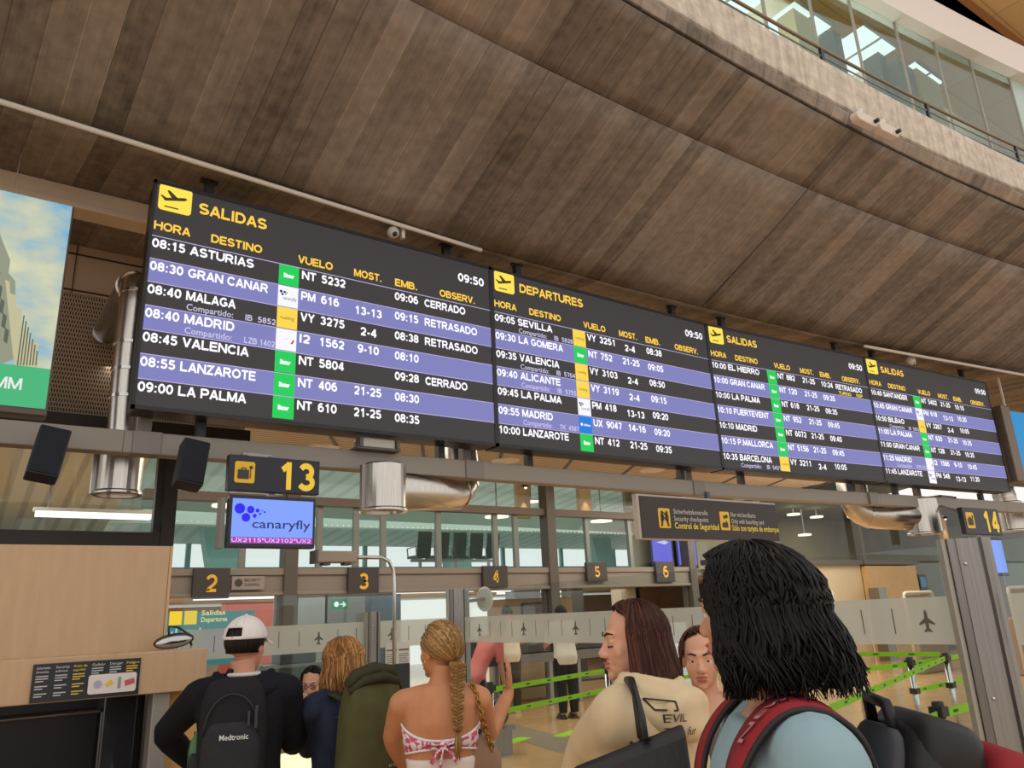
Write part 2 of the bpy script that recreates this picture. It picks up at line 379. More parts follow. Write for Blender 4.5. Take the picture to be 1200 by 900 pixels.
def strip(fa, za, fb, zb, m, name, n=6, bulge=0., uvs=1.):
    mb = MB(); vs, uv, fs = [], [], []
    for X in XS:
        k = normal_dx(X)
        A = Vector((X, cl(fa, X), za)); Xb = X + k * (cl(fb, X) - cl(fa, X)); B = Vector((Xb, cl(fb, Xb), zb)); L = (B - A).length
        for i in range(n + 1):
            t = i / n; p = A.lerp(B, t) + Vector((0, -.5, -.86)) * bulge * 4 * t * (1 - t); vs.append(p); uv.append((X * uvs, L * t))
    for i in range(len(XS) - 1):
        for j in range(n): q = i * (n + 1) + j; fs.append((q, q + n + 1, q + n + 2, q + 1))
    mb.add(vs, fs); mb.uv = uv
    return struct(name, mb, m, smooth=True, solid=.02)
seam_f = lambda X: cl(groove_f, X) + .28 * (cl(fold_f, X) - cl(groove_f, X))
strip(fold_f, 5.3, seam_f, 5.3 + 1.08 * .72, M_hull, 'ceiling_soffit', bulge=.02)
strip(seam_f, 5.3 + 1.08 * .72, groove_f, 6.38, M_hull, 'ceiling_soffit_upper', uvs=1.03)
struct('trim_12', MB().tube([Vector((X, seam_f(X), 5.3 + 1.08 * .72 - .002)) for X in XS], .009, 6), mat('seam_dark', rgb(70, 60, 52), .9))
strip(lambda X: cl(groove_f, X) - .015, 6.39, lip_f, 6.5, M_lipc, 'ceiling_lip')
strip(lip_f, 6.5, top_f, 7.0, M_band, 'wall_parapet')
strip(lambda X: 7.0, 5.42, fold_f, 5.3, M_hull, 'ceiling_return')
strip(lambda X: 7.0 + 2.2, 5.44, lambda X: 7.0, 5.42, M_hull, 'ceiling_back')
strip(top_f, 7.0, lambda X: cl(top_f, X) + 1.9, 7.02, M_lipc, 'floor_gallery')
# straight construction joint with a thin conduit running down the soffit
A, B = P(826, 354, Z=5.32), P(995, 160, Z=6.34)
tag(MB().tube([A + Vector((0, -.03, -.02)), A.lerp(B, .5) + Vector((0, -.05, -.05)), B + Vector((0, -.03, -.03))], .011).build('cable_conduit', mat('conduit_brown', rgb(112, 98, 86), .6), smooth=True),
    'thin brown conduit running straight down the concrete soffit', 'conduit')
# white cable conduits along the fold
def along(px0, py0, px1, py1, Z, n=14, off=(0, -.03, -.03)):
    return [P(px0 + (px1 - px0) * i / n, py0 + (py1 - py0) * i / n, Z=Z) + Vector(off) for i in range(n + 1)]
tag(MB().tube(along(-20, 111, 562, 291.5, 5.3), .022).build('cable_trunking', M_white, smooth=True), 'long white cable trunking on the concrete above the first departures board', 'trunking')
tag(MB().tube(along(1010, 404, 1230, 444, 5.27), .024).build('cable_trunking', M_white, smooth=True), 'white cable trunking on the concrete above the last departures board', 'trunking')
def dome(px, py, lab, s=1.):
    p = P(px, py, Z=5.2); t = thing('security_camera', lab, 'security camera', p)
    MB().box((.06 * s, 0, .05), (.035 * s, .05, .16)).build('bracket', M_white, t, bevel=.004)
    MB().ell((-.05 * s, -.02, 0), .06 * s).build('dome', mat('camera_shell', rgb(210, 204, 196), .3), t, smooth=True)
    MB().ell((-.05 * s, -.05, -.025), .03 * s, 12, 8).build('lens', mat('lens_dark', (.02, .02, .025), .1), t, smooth=True)
dome(465, 275, 'small white dome camera under the trunking above the first board')
dome(1068, 424, 'small white dome camera above the last departures board', 1.25)
t = thing('emergency_light', 'white twin emergency light fitting on the concrete lip', 'light', P(1014, 152, Z=6.36) + Vector((0, -.06, -.02)), -.06)
for sx, nm in ((-.19, 'lamp_body'), (.19, 'lamp_body')):
    o = MB().rrect(sx - .17, -.055, sx + .17, .055, .05, -.09, 0).build(nm, mat('fitting_cream', rgb(226, 210, 196), .5), t, bevel=.01)
    MB().lathe([(.022, 0), (.022, .05)], (sx + .12, -.085, 0), 12, Matrix.Rotation(math.pi / 2, 3, 'X')).build('sensor', M_black, o)
    MB().lathe([(.035, 0), (.03, .06)], (sx - .05, -.05, .05), 12).build('knob', M_white, o, smooth=True)

# ---------------------------------------------------------------- gallery rail, glazing and upper ceiling
rail_f = fit([(880, 11), (945, 47), (1013, 85), (1110, 133), (1200, 176)], 7.42)
t = thing('gallery_railing', 'brown handrail with thin bars on top of the concrete parapet', 'railing')
rx = [2 + .5 * i for i in range(33)]
def rp(X, z): return Vector((X, cl(rail_f, X), z))
MB().tube([rp(X, 7.42) for X in rx], .019, 8).build('handrail', mat('handrail_brown', rgb(140, 122, 100), .4, .3), t, smooth=True)
for z in (7.31, 7.2, 7.09): MB().tube([rp(X, z) for X in rx], .009, 6).build('rail_bar', M_grey, t, smooth=True)
for X in range(3, 18, 2): MB().bar(rp(X, 7.0), rp(X, 7.42), .03, .05).build('post', M_black, t)
GY = lambda X: cl(rail_f, X) + 1.1
wz = P(1100, 55, Y=GY(14)).z
def gpx(px, py): 
    X = 12.
    for _ in range(12): X = P(px, py, Y=GY(X)).x
    return P(px, py, Y=GY(X))
wz0 = gpx(1100, 53).z; wz1 = gpx(1100, 20).z
gl = [gpx(60 / 3.75 + 880, 20).x - 3.4, gpx(897, 20).x - 1.7] + [gpx(880 + x / 3.75, y / 3.75).x for x, y in ((60, 60), (283, 150), (470, 200), (675, 300), (855, 400), (1015, 480), (1180, 520))]
gl += [gl[-1] + 2.4, gl[-1] + 4.8]
for i in range(len(gl) - 1):
    A, B = Vector((gl[i] + .012, GY(gl[i]), 7.03)), Vector((gl[i + 1] - .012, GY(gl[i + 1]), 7.03)); u = Vector((0, 0, wz0 - 7.03))
    tag(MB().quad(A, B, B + u, A + u).build('window_%d' % (i + 1), mat('frosted_blue_panel', rgb(186, 206, 196), .35) if 8 <= i else G_teal, solid=.012), kind='structure')
mb = MB()
for X in gl: mb.bar((X, GY(X), 7.03), (X, GY(X), wz0), .025, .05)
struct('trim_2', mb, mat('mullion_grey', rgb(170, 160, 148), .4, .4))
struct('wall_fascia', MB().add([Vector((X, GY(X) - .05, z)) for X in rx for z in (wz0, wz1)], [(2 * i, 2 * i + 2, 2 * i + 3, 2 * i + 1) for i in range(len(rx) - 1)]), mat('fascia_white', rgb(238, 226, 216), .6), solid=.3)
# rooms behind the gallery glass: back wall, ceiling with bright roof panels, doors
struct('wall_gallery_back', MB().box((11, 9.6, 8.7), (24, .1, 3.4)), mat('tan_wall', rgb(196, 170, 128), .7, var=.15, scale=1.2))
struct('ceiling_gallery', MB().box((11, 7.4, wz0 + .25), (24, 4.4, .06)), mat('gallery_ceiling', rgb(206, 190, 164), .7))
for i, (X, Y) in enumerate(((7.2, 5.5), (8.5, 5.3), (9.9, 5.5), (11.3, 5.2), (12.9, 5.2), (8.4, 6.6), (11.6, 6.4))):
    s = thing('roof_light', ['bright white ceiling light panel behind the gallery glass, far left', 'bright square ceiling light panel behind the second gallery pane', 'bright ceiling light panel behind the third gallery pane', 'bright ceiling light panel behind the fourth gallery pane', 'bright ceiling light panel behind the fifth gallery pane', 'small bright ceiling light panel deep behind the gallery glass, left', 'small bright ceiling light panel deep behind the gallery glass, right'][i], 'ceiling light', (X, Y, wz0 + .2), group='ceiling lights behind the gallery glass')
    MB().box((0, 0, 0), (.95, .8, .03)).build('diffuser', E_tube, s)
    MB().box((0, -.43, 0), (1.0, .05, .05)).box((0, .43, 0), (1.0, .05, .05)).box((0, 0, -.01), (.04, .8, .04)).build('frame', M_lintel, s)
for px, py, wd_, c_ in ((968, 40, .5, rgb(206, 186, 140)), (1010, 60, .22, rgb(84, 92, 84)), (1066, 85, .22, rgb(84, 92, 84)), (1104, 110, .9, rgb(110, 116, 92)), (1128, 130, .8, rgb(196, 164, 112))):
    X = gpx(px, py).x; struct('wall_gallery_pier', MB().box((X + .6, GY(X) + .75, 8.7), (wd_, .3, 3.4)), mat('pier_%d' % px, c_, .6))
for i, (X, c) in enumerate(((7.2, rgb(90, 96, 84)), (10.2, rgb(70, 74, 66)), (13.4, rgb(168, 140, 100)))):
    d = struct('door_%d' % (i + 20), MB().box((X, 9.5, 8.15), (1.0, .08, 2.2)), mat('gallery_door_%d' % i, c, .5))
    struct('door_frame', MB().box((X - .55, 9.5, 8.2), (.08, .12, 2.3)).box((X + .55, 9.5, 8.2), (.08, .12, 2.3)).box((X, 9.5, 9.3), (1.18, .12, .08)), M_dgrey, d)
# timber roof far above
def roof_mat():
    m = bpy.data.materials.new('timber_ceiling'); m.use_nodes = True; nt = m.node_tree; b = nt.nodes['Principled BSDF']
    tc = nt.nodes.new('ShaderNodeTexCoord'); br = nt.nodes.new('ShaderNodeTexBrick')
    br.inputs['Scale'].default_value = 1; br.inputs['Brick Width'].default_value = 1.6; br.inputs['Row Height'].default_value = .9; br.inputs['Mortar Size'].default_value = .012; br.offset = 0
    for n, c in (('Color1', rgb(204, 164, 104)), ('Color2', rgb(194, 152, 92)), ('Mortar', rgb(160, 122, 70))): br.inputs[n].default_value = (*c, 1)
    nt.links.new(tc.outputs['Object'], br.inputs['Vector']); nt.links.new(br.outputs[0], b.inputs['Base Color']); b.inputs['Roughness'].default_value = .7
    return m
RZ = 13.0
struct('ceiling', MB().box((27, 9, RZ + .05), (34, 14, .1)), roof_mat())
for (x0, y0, x1, y1, wd, c, nm) in ((1062, -10, 1168, 70, .55, (.02, .016, .012), 'trim_3'), (1084, -10, 1190, 70, .75, rgb(150, 96, 40), 'trim_4'), (1099, -10, 1204, 70, .22, (.02, .016, .012), 'trim_5')):
    A, B = P(x0, y0, Z=RZ), P(x1, y1, Z=RZ); d = (B - A).normalized()
    struct(nm, MB().bar(A - d * 4 + Vector((0, 0, -.02)), B + d * 6 + Vector((0, 0, -.02)), wd, .06), mat('slot_' + nm, c, .7))

# ---------------------------------------------------------------- terminal facade
YF = 12.5
pf = lambda x, y: P(x, y, Y=YF)
z_lt, z_lb = pf(300, 667).z, pf(332, 698).z
z_t0, z_t1 = pf(330, 597).z - .1, pf(330, 590).z + .02
z_t0 = pf(600, 603).z; z_t1 = pf(600, 595).z
ZC = 4.3
XL, XR = 2.2, pf(800, 640).x
cols = [pf(338, 650).x, pf(642, 640).x]
struct('beam_lintel', MB().box(((XL + XR) / 2, YF, (z_lt + z_lb) / 2), (XR - XL, .2, z_lt - z_lb)).box(((XL + XR) / 2, YF - .11, z_lt - .05), (XR - XL, .06, .1)).box(((XL + XR) / 2, YF - .12, z_lb + .03), (XR - XL, .05, .05)), M_lintel, bevel=.006)
struct('beam_transom', MB().box(((XL + XR) / 2, YF, (z_t0 + z_t1) / 2), (XR - XL, .2, z_t1 - z_t0)), mat('transom_brown', rgb(112, 98, 86), .5))
for i, X in enumerate(cols + [XR + .1]):
    struct('column', MB().box((X, YF - .04, ZC / 2), (.22, .26, ZC)).box((X - .15, YF + .02, z_lb / 2), (.06, .12, z_lb)).box((X + .15, YF + .02, z_lb / 2), (.06, .12, z_lb)), M_dgrey, bevel=.008)
# thin window mullions and panes upstairs
mx = [pf(x, 640).x for x in (285, 375, 418, 450, 515, 582, 606, 690, 740)]
for X in mx: struct('trim_6', MB().box((X, YF + .05, (z_lt + z_t0) / 2), (.1, .08, z_t0 - z_lt)), mat('mullion_teal_grey', rgb(128, 134, 128), .4, .2))
xs = [XL] + sorted(mx + cols) + [XR]
for i in range(len(xs) - 1):
    struct('window_%d' % (30 + i), MB().quad((xs[i], YF + .06, z_lt), (xs[i + 1], YF + .06, z_lt), (xs[i + 1], YF + .06, z_t0), (xs[i], YF + .06, z_t0)), G_teal)
bays = [(XL, cols[0]), (cols[0], cols[1]), (cols[1], XR)]
for i, (xa, xb) in enumerate(bays):
    struct('window_%d' % (50 + i), MB().quad((xa, YF + .02, z_t1), (xb, YF + .02, z_t1), (xb, YF + .02, ZC), (xa, YF + .02, ZC)), G_clear)
# row of little white dots printed on the panes
mb = MB()
for k in range(110):
    X = XL + .1 + k * (XR - XL - .2) / 110; mb.disc(X, z_lt + (z_t0 - z_lt) * .70, .014, YF + .03, 8)
o = mb.build('window_dots', mat('dot_white', rgb(235, 240, 236), .6)); tag(o, kind='structure')
# slatted soffit behind the boards, perforated band, upper bulkhead wall
def slat_mat(name, c1, c2, axis, scale):
    m = bpy.data.materials.new(name); m.use_nodes = True; nt = m.node_tree; b = nt.nodes['Principled BSDF']
    tc = nt.nodes.new('ShaderNodeTexCoord'); wv = nt.nodes.new('ShaderNodeTexWave'); wv.bands_direction = axis; wv.inputs['Scale'].default_value = scale; wv.inputs['Distortion'].default_value = 0
    r = nt.nodes.new('ShaderNodeValToRGB'); r.color_ramp.elements[0].color = (*c1, 1); r.color_ramp.elements[1].color = (*c2, 1); r.color_ramp.elements[0].position = .1; r.color_ramp.elements[1].position = .4
    nt.links.new(tc.outputs['Object'], wv.inputs[0]); nt.links.new(wv.outputs[0], r.inputs[0]); nt.links.new(r.outputs[0], b.inputs['Base Color']); b.inputs['Roughness'].default_value = .6
    return m
struct('ceiling_slats', MB().box((9.2, 10.35, ZC + .04), (15, 4.3, .08)), slat_mat('slatted_soffit', rgb(150, 134, 114), rgb(206, 190, 166), 'Y', 2.6))
struct('ceiling_slat_edge', MB().box((9.2, 8.2, ZC + .1), (15, .1, .2)), M_dgrey)
mb = MB()
for X0 in np.arange(3, 16, 1.55): mb.bar((X0, 8.3, ZC - .005), (X0 + 2.4, 12.4, ZC - .005), .05, .02)
struct('trim_7', mb, M_dgrey)
def perf_mat():
    m = bpy.data.materials.new('perforated_metal'); m.use_nodes = True; nt = m.node_tree; b = nt.nodes['Principled BSDF']; L = nt.links.new
    tc = nt.nodes.new('ShaderNodeTexCoord'); br = nt.nodes.new('ShaderNodeTexBrick'); br.offset = .5
    mp = nt.nodes.new('ShaderNodeMapping'); mp.inputs['Rotation'].default_value = (math.pi / 2, 0, 0); L(tc.outputs['Object'], mp.inputs[0]); L(mp.outputs[0], br.inputs['Vector'])
    br.inputs['Scale'].default_value = 1; br.inputs['Brick Width'].default_value = .024; br.inputs['Row Height'].default_value = .045; br.inputs['Mortar Size'].default_value = .0065; br.inputs['Mortar Smooth'].default_value = 0
    for n, c in (('Color1', (.012, .01, .008)), ('Color2', (.014, .012, .01)), ('Mortar', rgb(196, 174, 148))): br.inputs[n].default_value = (*c, 1)
    L(br.outputs[0], b.inputs['Base Color']); b.inputs['Roughness'].default_value = .5
    return m
YB = 8.2
pb = lambda x, y: P(x, y, Y=YB)
z_led = pb(100, 492).z; z_perf = pb(100, 345).z; z_win = pb(60, 503).z; z_sill = pb(100, 626).z; xw = pb(192, 560).x
M_perf = perf_mat()
struct('wall_bulkhead', MB().box(((-4 + 2.4) / 2, YB + .1, (z_perf + 6.2) / 2), (6.4, .16, 6.2 - z_perf)), mat('brown_panel', rgb(214, 184, 154), .6, var=.06, scale=2))
mb = MB(); zz = [z_perf + .03, z_perf + .42, z_perf + .75]
for z in zz: mb.box((-.8, YB + .015, z), (6.4, .01, .016))
for k, X in enumerate((-.6, .62, 1.5)): mb.box((X, YB + .014, z_perf + .4), (.008, .01, .8))
struct('trim_8', mb, mat('panel_joint', rgb(66, 52, 42), .7))
struct('wall_perforated', MB().box((-.8, YB + .1, (z_led + z_perf) / 2), (6.4, .1, z_perf - z_led)), M_perf)
struct('trim_9', MB().box((-.8, YB - .02, z_led - .06), (6.4, .3, .14)), mat('dark_ledge', rgb(58, 52, 48), .5))
struct('trim_10', MB().box((xw + .06, YB, z_led / 2), (.12, .2, z_led)).box((-.9, YB, z_sill - .06), (2 * (xw + .9), .16, .16)).box((xw - .04, YB, (z_win + z_sill) / 2), (.06, .1, z_win - z_sill)), mat('window_frame_dark', rgb(66, 62, 58), .4, .2))
struct('window_70', MB().quad((-4, YB + .02, z_sill), (xw, YB + .02, z_sill), (xw, YB + .02, z_led - .1), (-4, YB + .02, z_led - .1)), G_pale)
struct('wall_office_low', MB().box((-1.1, YB + .2, z_sill / 2 - .1), (5.4, .1, z_sill - .2)), mat('plain_grey_wall', rgb(120, 108, 96), .7))
# office behind the left window: sloped lined ceiling, strip light
struct('ceiling_office', MB().add([(-6, 8.6, 4.1), (1.9, 8.6, 4.1), (1.9, 14, 3.2), (-6, 14, 3.2)], [(0, 1, 2, 3)]), slat_mat('lined_ceiling', rgb(190, 192, 184), rgb(222, 224, 214), 'X', 1.3), solid=.05)
struct('wall_office_back', MB().box((-2, 14, 2.6), (8, .1, 1.6)), mat('pale_office_wall', rgb(196, 204, 196), .7))
s = thing('strip_light', 'long white strip light behind the upper left window', 'light', (1.35, 10.6, 3.02)); MB().box((0, 0, 0), (1.25, .12, .06)).build('diffuser', E_tube, s); MB().box((0, 0, .05), (1.3, .16, .04)).build('housing', M_white, s)
for sx in (-.5, .4): MB().bar((sx, 0, .06), (sx, 0, .74), .02).build('hanger', M_grey, s)
# pale concrete beam behind the boards
struct('beam_upper', MB().box((6, 7.12, 5.34), (24, .24, .24)).box((6, 7.02, 5.24), (24, .08, .06)), mat('pale_beam_concrete', rgb(232, 212, 186), .8, var=.08, scale=4), bevel=.01)
# lounge upstairs: floor slab, lined sloping ceiling, far window wall
LF = z_lt - .02
struct('floor_lounge', MB().box((12, YF + 7.4, LF - .09), (26, 14.6, .14)), mat('lounge_floor', rgb(170, 176, 170), .4))
zc1 = P(250, 637, Y=25).z
struct('ceiling_lounge', MB().add([(-2, YF + .3, 5.6), (28, YF + .3, 5.6), (28, 25, zc1), (-2, 25, zc1)], [(0, 1, 2, 3)]), slat_mat('lounge_lined_ceiling', rgb(194, 204, 196), rgb(214, 224, 214), 'X', .62), solid=.05)
mb = MB()
for X in np.arange(0, 30, 2.9): mb.box((X, 25, (LF + zc1) / 2), (.14, .12, zc1 - LF))
mb.box((14, 25, LF + (zc1 - LF) * .55), (32, .06, .05)); struct('window_80', mb, mat('far_mullion', rgb(150, 186, 184), .5))
for i, X in enumerate((6.4, 14.3, 21.0)):
    struct('column_lounge', MB().add([(X - .3, 23, LF), (X + .5, 23, LF), (X + .2, 23, 4.6), (X - .75, 23, 4.6), (X - .3, 23.5, LF), (X + .5, 23.5, LF), (X + .2, 23.5, 4.6), (X - .75, 23.5, 4.6)], [(0, 1, 2, 3), (4, 7, 6, 5), (0, 3, 7, 4), (1, 5, 6, 2), (3, 2, 6, 7), (0, 4, 5, 1)]), mat('lounge_column', rgb(168, 204, 200), .6))
struct('beam_lounge', MB().bar((2, 17, 3.95), (24, 19, 4.35), .3, .5), mat('lounge_beam', rgb(198, 206, 194), .6))
for i, (X, Y) in enumerate(((4.4, 16), (7.6, 16), (11, 16), (14.5, 16))):
    s = thing('lounge_lamp', ['glowing oval ceiling lamp upstairs behind the number 13 sign', 'glowing oval ceiling lamp upstairs above the number 3', 'glowing oval ceiling lamp upstairs above the seats', 'glowing oval ceiling lamp upstairs above the number 5'][i], 'lamp', (X, Y, 4.0), group='lounge ceiling lamps')
    MB().lathe([(.0, -.03), (.3, -.02), (.3, .02), (.0, .03)]).build('diffuser', E_lamp, s); MB().lathe([(.02, .02), (.02, 1.26)], n=8).build('stem', M_grey, s)
# seats upstairs, seen from behind through the glass
p0, p1 = P(500, 655, Y=14.6), P(586, 655, Y=14.6)
dx = (p1.x - p0.x) / 4.3
M_seat = mat('seat_mesh', rgb(96, 104, 100), .6)
for k in range(5):
    X = p0.x + dx * k - .05
    s = thing('airport_seat', ['grey lounge seat upstairs, leftmost of the row of five', 'grey lounge seat upstairs, second from the left in the row', 'grey lounge seat upstairs, middle of the row of five', 'grey lounge seat upstairs, second from the right in the row', 'grey lounge seat upstairs, rightmost of the row of five'][k], 'seat', (X, 14.6, LF), 0, 'lounge seats in a row')
    MB().box((0, .25, .42), (dx * .78, .45, .05)).build('seat', M_seat, s, bevel=.01)
    MB().box((0, 0, .68), (dx * .76, .04, .5), Matrix.Rotation(.16, 3, 'X')).build('backrest', M_seat, s, bevel=.015)
    MB().tube([(-dx * .46, .35, .38), (-dx * .46, .4, .6), (-dx * .46, .0, .62), (-dx * .46, -.02, .38)], .016, 6).build('armrest', M_steel, s)
    MB().bar((-dx * .5, .2, .34), (dx * .5, .2, .34), .06, .06).build('rail', M_steel, s)
    if k in (0, 2, 4): MB().bar((0, -.12, .02), (0, .5, .02), .04).bar((0, .2, .02), (0, .2, .34), .05).build('leg', M_steel, s)
# ground-floor security hall behind the doors
struct('ceiling_security', MB().box((11, 17.7, z_lt - .2), (20, 10, .06)), mat('security_ceiling', rgb(210, 204, 196), .7))
struct('wall_security_back', MB().box((4.5, 22.5, 1.1), (5, .1, 2.2)).box((20.5, 22.5, 1.1), (4, .1, 2.2)), mat('security_wall', rgb(190, 178, 170), .7))
for i, (X, Y, L) in enumerate(((3.6, 14.5, 1.6), (4.9, 16.5, 1.8), (6.4, 14.5, 1.5), (7.2, 17.5, 2.2), (8.9, 15.5, 2.), (11.6, 16, 2.), (13.5, 18, 2.4), (14.4, 15, 1.2))):
    labs = ['left end of the number 2 doorway', 'right of the white cap', 'number 3 doorway, nearest', 'deep inside the number 3 doorway', 'doorway left of the tall steel post', 'number 4 doorway', 'number 5 doorway, deepest', 'number 5 doorway, nearest']
    s = thing('tube_light', 'bright tube light under the ceiling, ' + labs[i], 'tube light', (X, Y, z_lt - .3), group='security hall tube lights')
    MB().box((0, 0, 0), (L, .1, .05)).build('tube', E_tube, s); MB().box((0, 0, .04), (L + .1, .16, .03)).build('housing', M_white, s)

# ---------------------------------------------------------------- departures boards
BW, BH, BZ = 3.24, 1.90, 3.21
BP = [Vector((.92, 6.0, BZ)), Vector((4.16, 6.0, BZ)), Vector((7.48, 6.0, BZ)), Vector((10.72, 5.76, BZ)), Vector((14.1, 5.52, BZ))]
ROWS = [
 [('08:15', 'ASTURIAS', None, 'g', 'NT', '5232', '', '09:06', 'CERRADO'), ('08:30', 'GRAN CANAR', None, 'w', 'PM', '616', '13-13', '09:15', 'RETRASADO'),
  ('08:40', 'MALAGA', 'IB  5852', 'y', 'VY', '3275', '2-4', '08:38', 'RETRASADO'), ('08:40', 'MADRID', 'LZB 1402', 'r', 'I2', '1562', '9-10', '08:10', ''),
  ('08:45', 'VALENCIA', None, 'g', 'NT', '5804', '', '09:28', 'CERRADO'), ('08:55', 'LANZAROTE', None, 'g', 'NT', '406', '21-25', '08:30', ''), ('09:00', 'LA PALMA', None, 'g', 'NT', '610', '21-25', '08:35', '')],
 [('09:05', 'SEVILLA', 'IB  5828', 'y', 'VY', '3251', '2-4', '08:38', ''), ('09:30', 'LA GOMERA', None, 'g', 'NT', '752', '21-25', '09:05', ''), ('09:35', 'VALENCIA', 'IB  5764', 'y', 'VY', '3103', '2-4', '08:50', ''),
  ('09:40', 'ALICANTE', 'IB  5755', 'y', 'VY', '3119', '2-4', '09:15', ''), ('09:45', 'LA PALMA', None, 'w', 'PM', '418', '13-13', '09:20', ''), ('09:55', 'MADRID', 'TK  4587', 'b', 'UX', '9047', '14-16', '09:20', ''), ('10:00', 'LANZAROTE', None, 'g', 'NT', '412', '21-25', '09:35', '')],
 [('10:00', 'EL HIERRO', None, 'g', 'NT', '882', '21-25', '10:24', 'RETRASADO'), ('10:00', 'GRAN CANAR', None, 'g', 'NT', '120', '21-25', '09:35', ''), ('10:00', 'LA PALMA', None, 'g', 'NT', '618', '21-25', '09:35', ''),
  ('10:10', 'FUERTEVENT', None, 'g', 'NT', '952', '21-25', '09:45', ''), ('10:10', 'MADRID', None, 'g', 'NT', '6072', '21-25', '09:40', ''), ('10:15', 'P.MALLORCA', None, 'g', 'NT', '5156', '21-25', '09:45', ''), ('10:35', 'BARCELONA', 'IB  5421', 'y', 'VY', '3211', '2-4', '10:05', '')],
 [('10:40', 'SANTANDER', None, 'g', 'NT', '5402', '21-25', '10:10', ''), ('10:45', 'GRAN CANAR', None, 'w', 'PM', '618', '13-13', '10:20', ''), ('10:50', 'BILBAO', 'IB  5852', 'y', 'VY', '3267', '2-4', '10:05', ''),
  ('11:00', 'LA PALMA', None, 'g', 'NT', '620', '21-25', '10:35', ''), ('11:00', 'GRAN CANAR', None, 'g', 'NT', '128', '21-25', '10:35', ''), ('11:25', 'MADRID', 'QTR 5123', 'r', 'I2', '1566', '9-10', '10:45', ''), ('11:45', 'LANZAROTE', None, 'w', 'PM', '548', '13-13', '11:20', '')]]
TITLES = ['SALIDAS', 'DEPARTURES', 'SALIDAS', 'SALIDAS']
BLABEL = ['large departures board nearest the camera, first flight 08:15 Asturias', 'departures board headed DEPARTURES, second from the left, first flight 09:05 Sevilla', 'third departures board, first flight 10:00 El Hierro', 'farthest departures board at right, first flight 10:40 Santander']
def plane_icon(mb, cx, cz, s, y, arrive=False):
    R = lambda p, a=math.radians(14): (cx + s * (p[0] * math.cos(a) - p[1] * math.sin(a)), cz + s * (p[0] * math.sin(a) + p[1] * math.cos(a)))
    body = [(-.40, .0), (-.36, -.06), (.30, -.06), (.40, -.01), (.36, .05), (.28, .06), (-.36, .05)]
    wing = [(-.12, .03), (.10, .03), (-.14, .34), (-.22, .32)]
    tail = [(-.38, .0), (-.26, .02), (-.42, .16), (-.48, .14)]
    for poly in (body, wing, tail): mb.add([(R(p)[0], y, R(p)[1]) for p in poly], [tuple(range(len(poly)))])
    mb.add([(cx - .34 * s, y, cz - .38 * s), (cx + .12 * s, y, cz - .38 * s), (cx + .12 * s, y, cz - .33 * s), (cx - .34 * s, y, cz - .33 * s)], [(0, 1, 2, 3)])
def tile(kind, x0, z0, x1, z1, root):
    m = {'g': E_grn, 'y': E_ytile, 'w': E_wtile, 'r': E_wtile, 'b': E_btile}[kind]; cx, cz = (x0 + x1) / 2, (z0 + z1) / 2
    t = MB().quad((x0, -.006, z0), (x1, -.006, z0), (x1, -.006, z1), (x0, -.006, z1)).build('airline_tile', m, root)
    y = -.009
    if kind == 'g': MB().text('Binter', cx, cz - .02, .036, .092, 'c', y, .05).build('logo_mark', E_wh, t)
    if kind == 'y': MB().text('vueling', cx, cz - .015, .034, .12, 'c', y, .0).build('logo_mark', E_ink, t)
    if kind == 'b': MB().text('AirEuropa', cx + .02, cz - .012, .022, .09, 'c', y).disc(cx - .055, cz, .016, y).build('logo_mark', E_wh, t)
    if kind == 'w':
        mb = MB()
        for dx, dz, r in ((-.062, .038, .013), (-.032, .036, .011), (-.05, .014, .011), (-.012, .034, .006), (-.024, .016, .006)): mb.disc(cx + dx, cz + dz, r, y)
        mb.text('canaryfly', cx + .015, cz - .032, .03, .12, 'c', y, .0); mb.build('logo_mark', E_navy, t)
    if kind == 'r':
        MB().add([(cx + .035, y, cz - .03), (cx + .055, y, cz - .03), (cx + .07, y, cz + .005), (cx + .06, y, cz + .01)], [(0, 1, 2, 3)]).build('logo_mark', E_red, t)
        MB().add([(cx - .03, y, cz + .0), (cx + .025, y, cz + .018), (cx - .0, y, cz + .004)], [(0, 1, 2)]).build('logo_mark', mat('tile_grey', rgb(190, 190, 196), emit=1.), t)
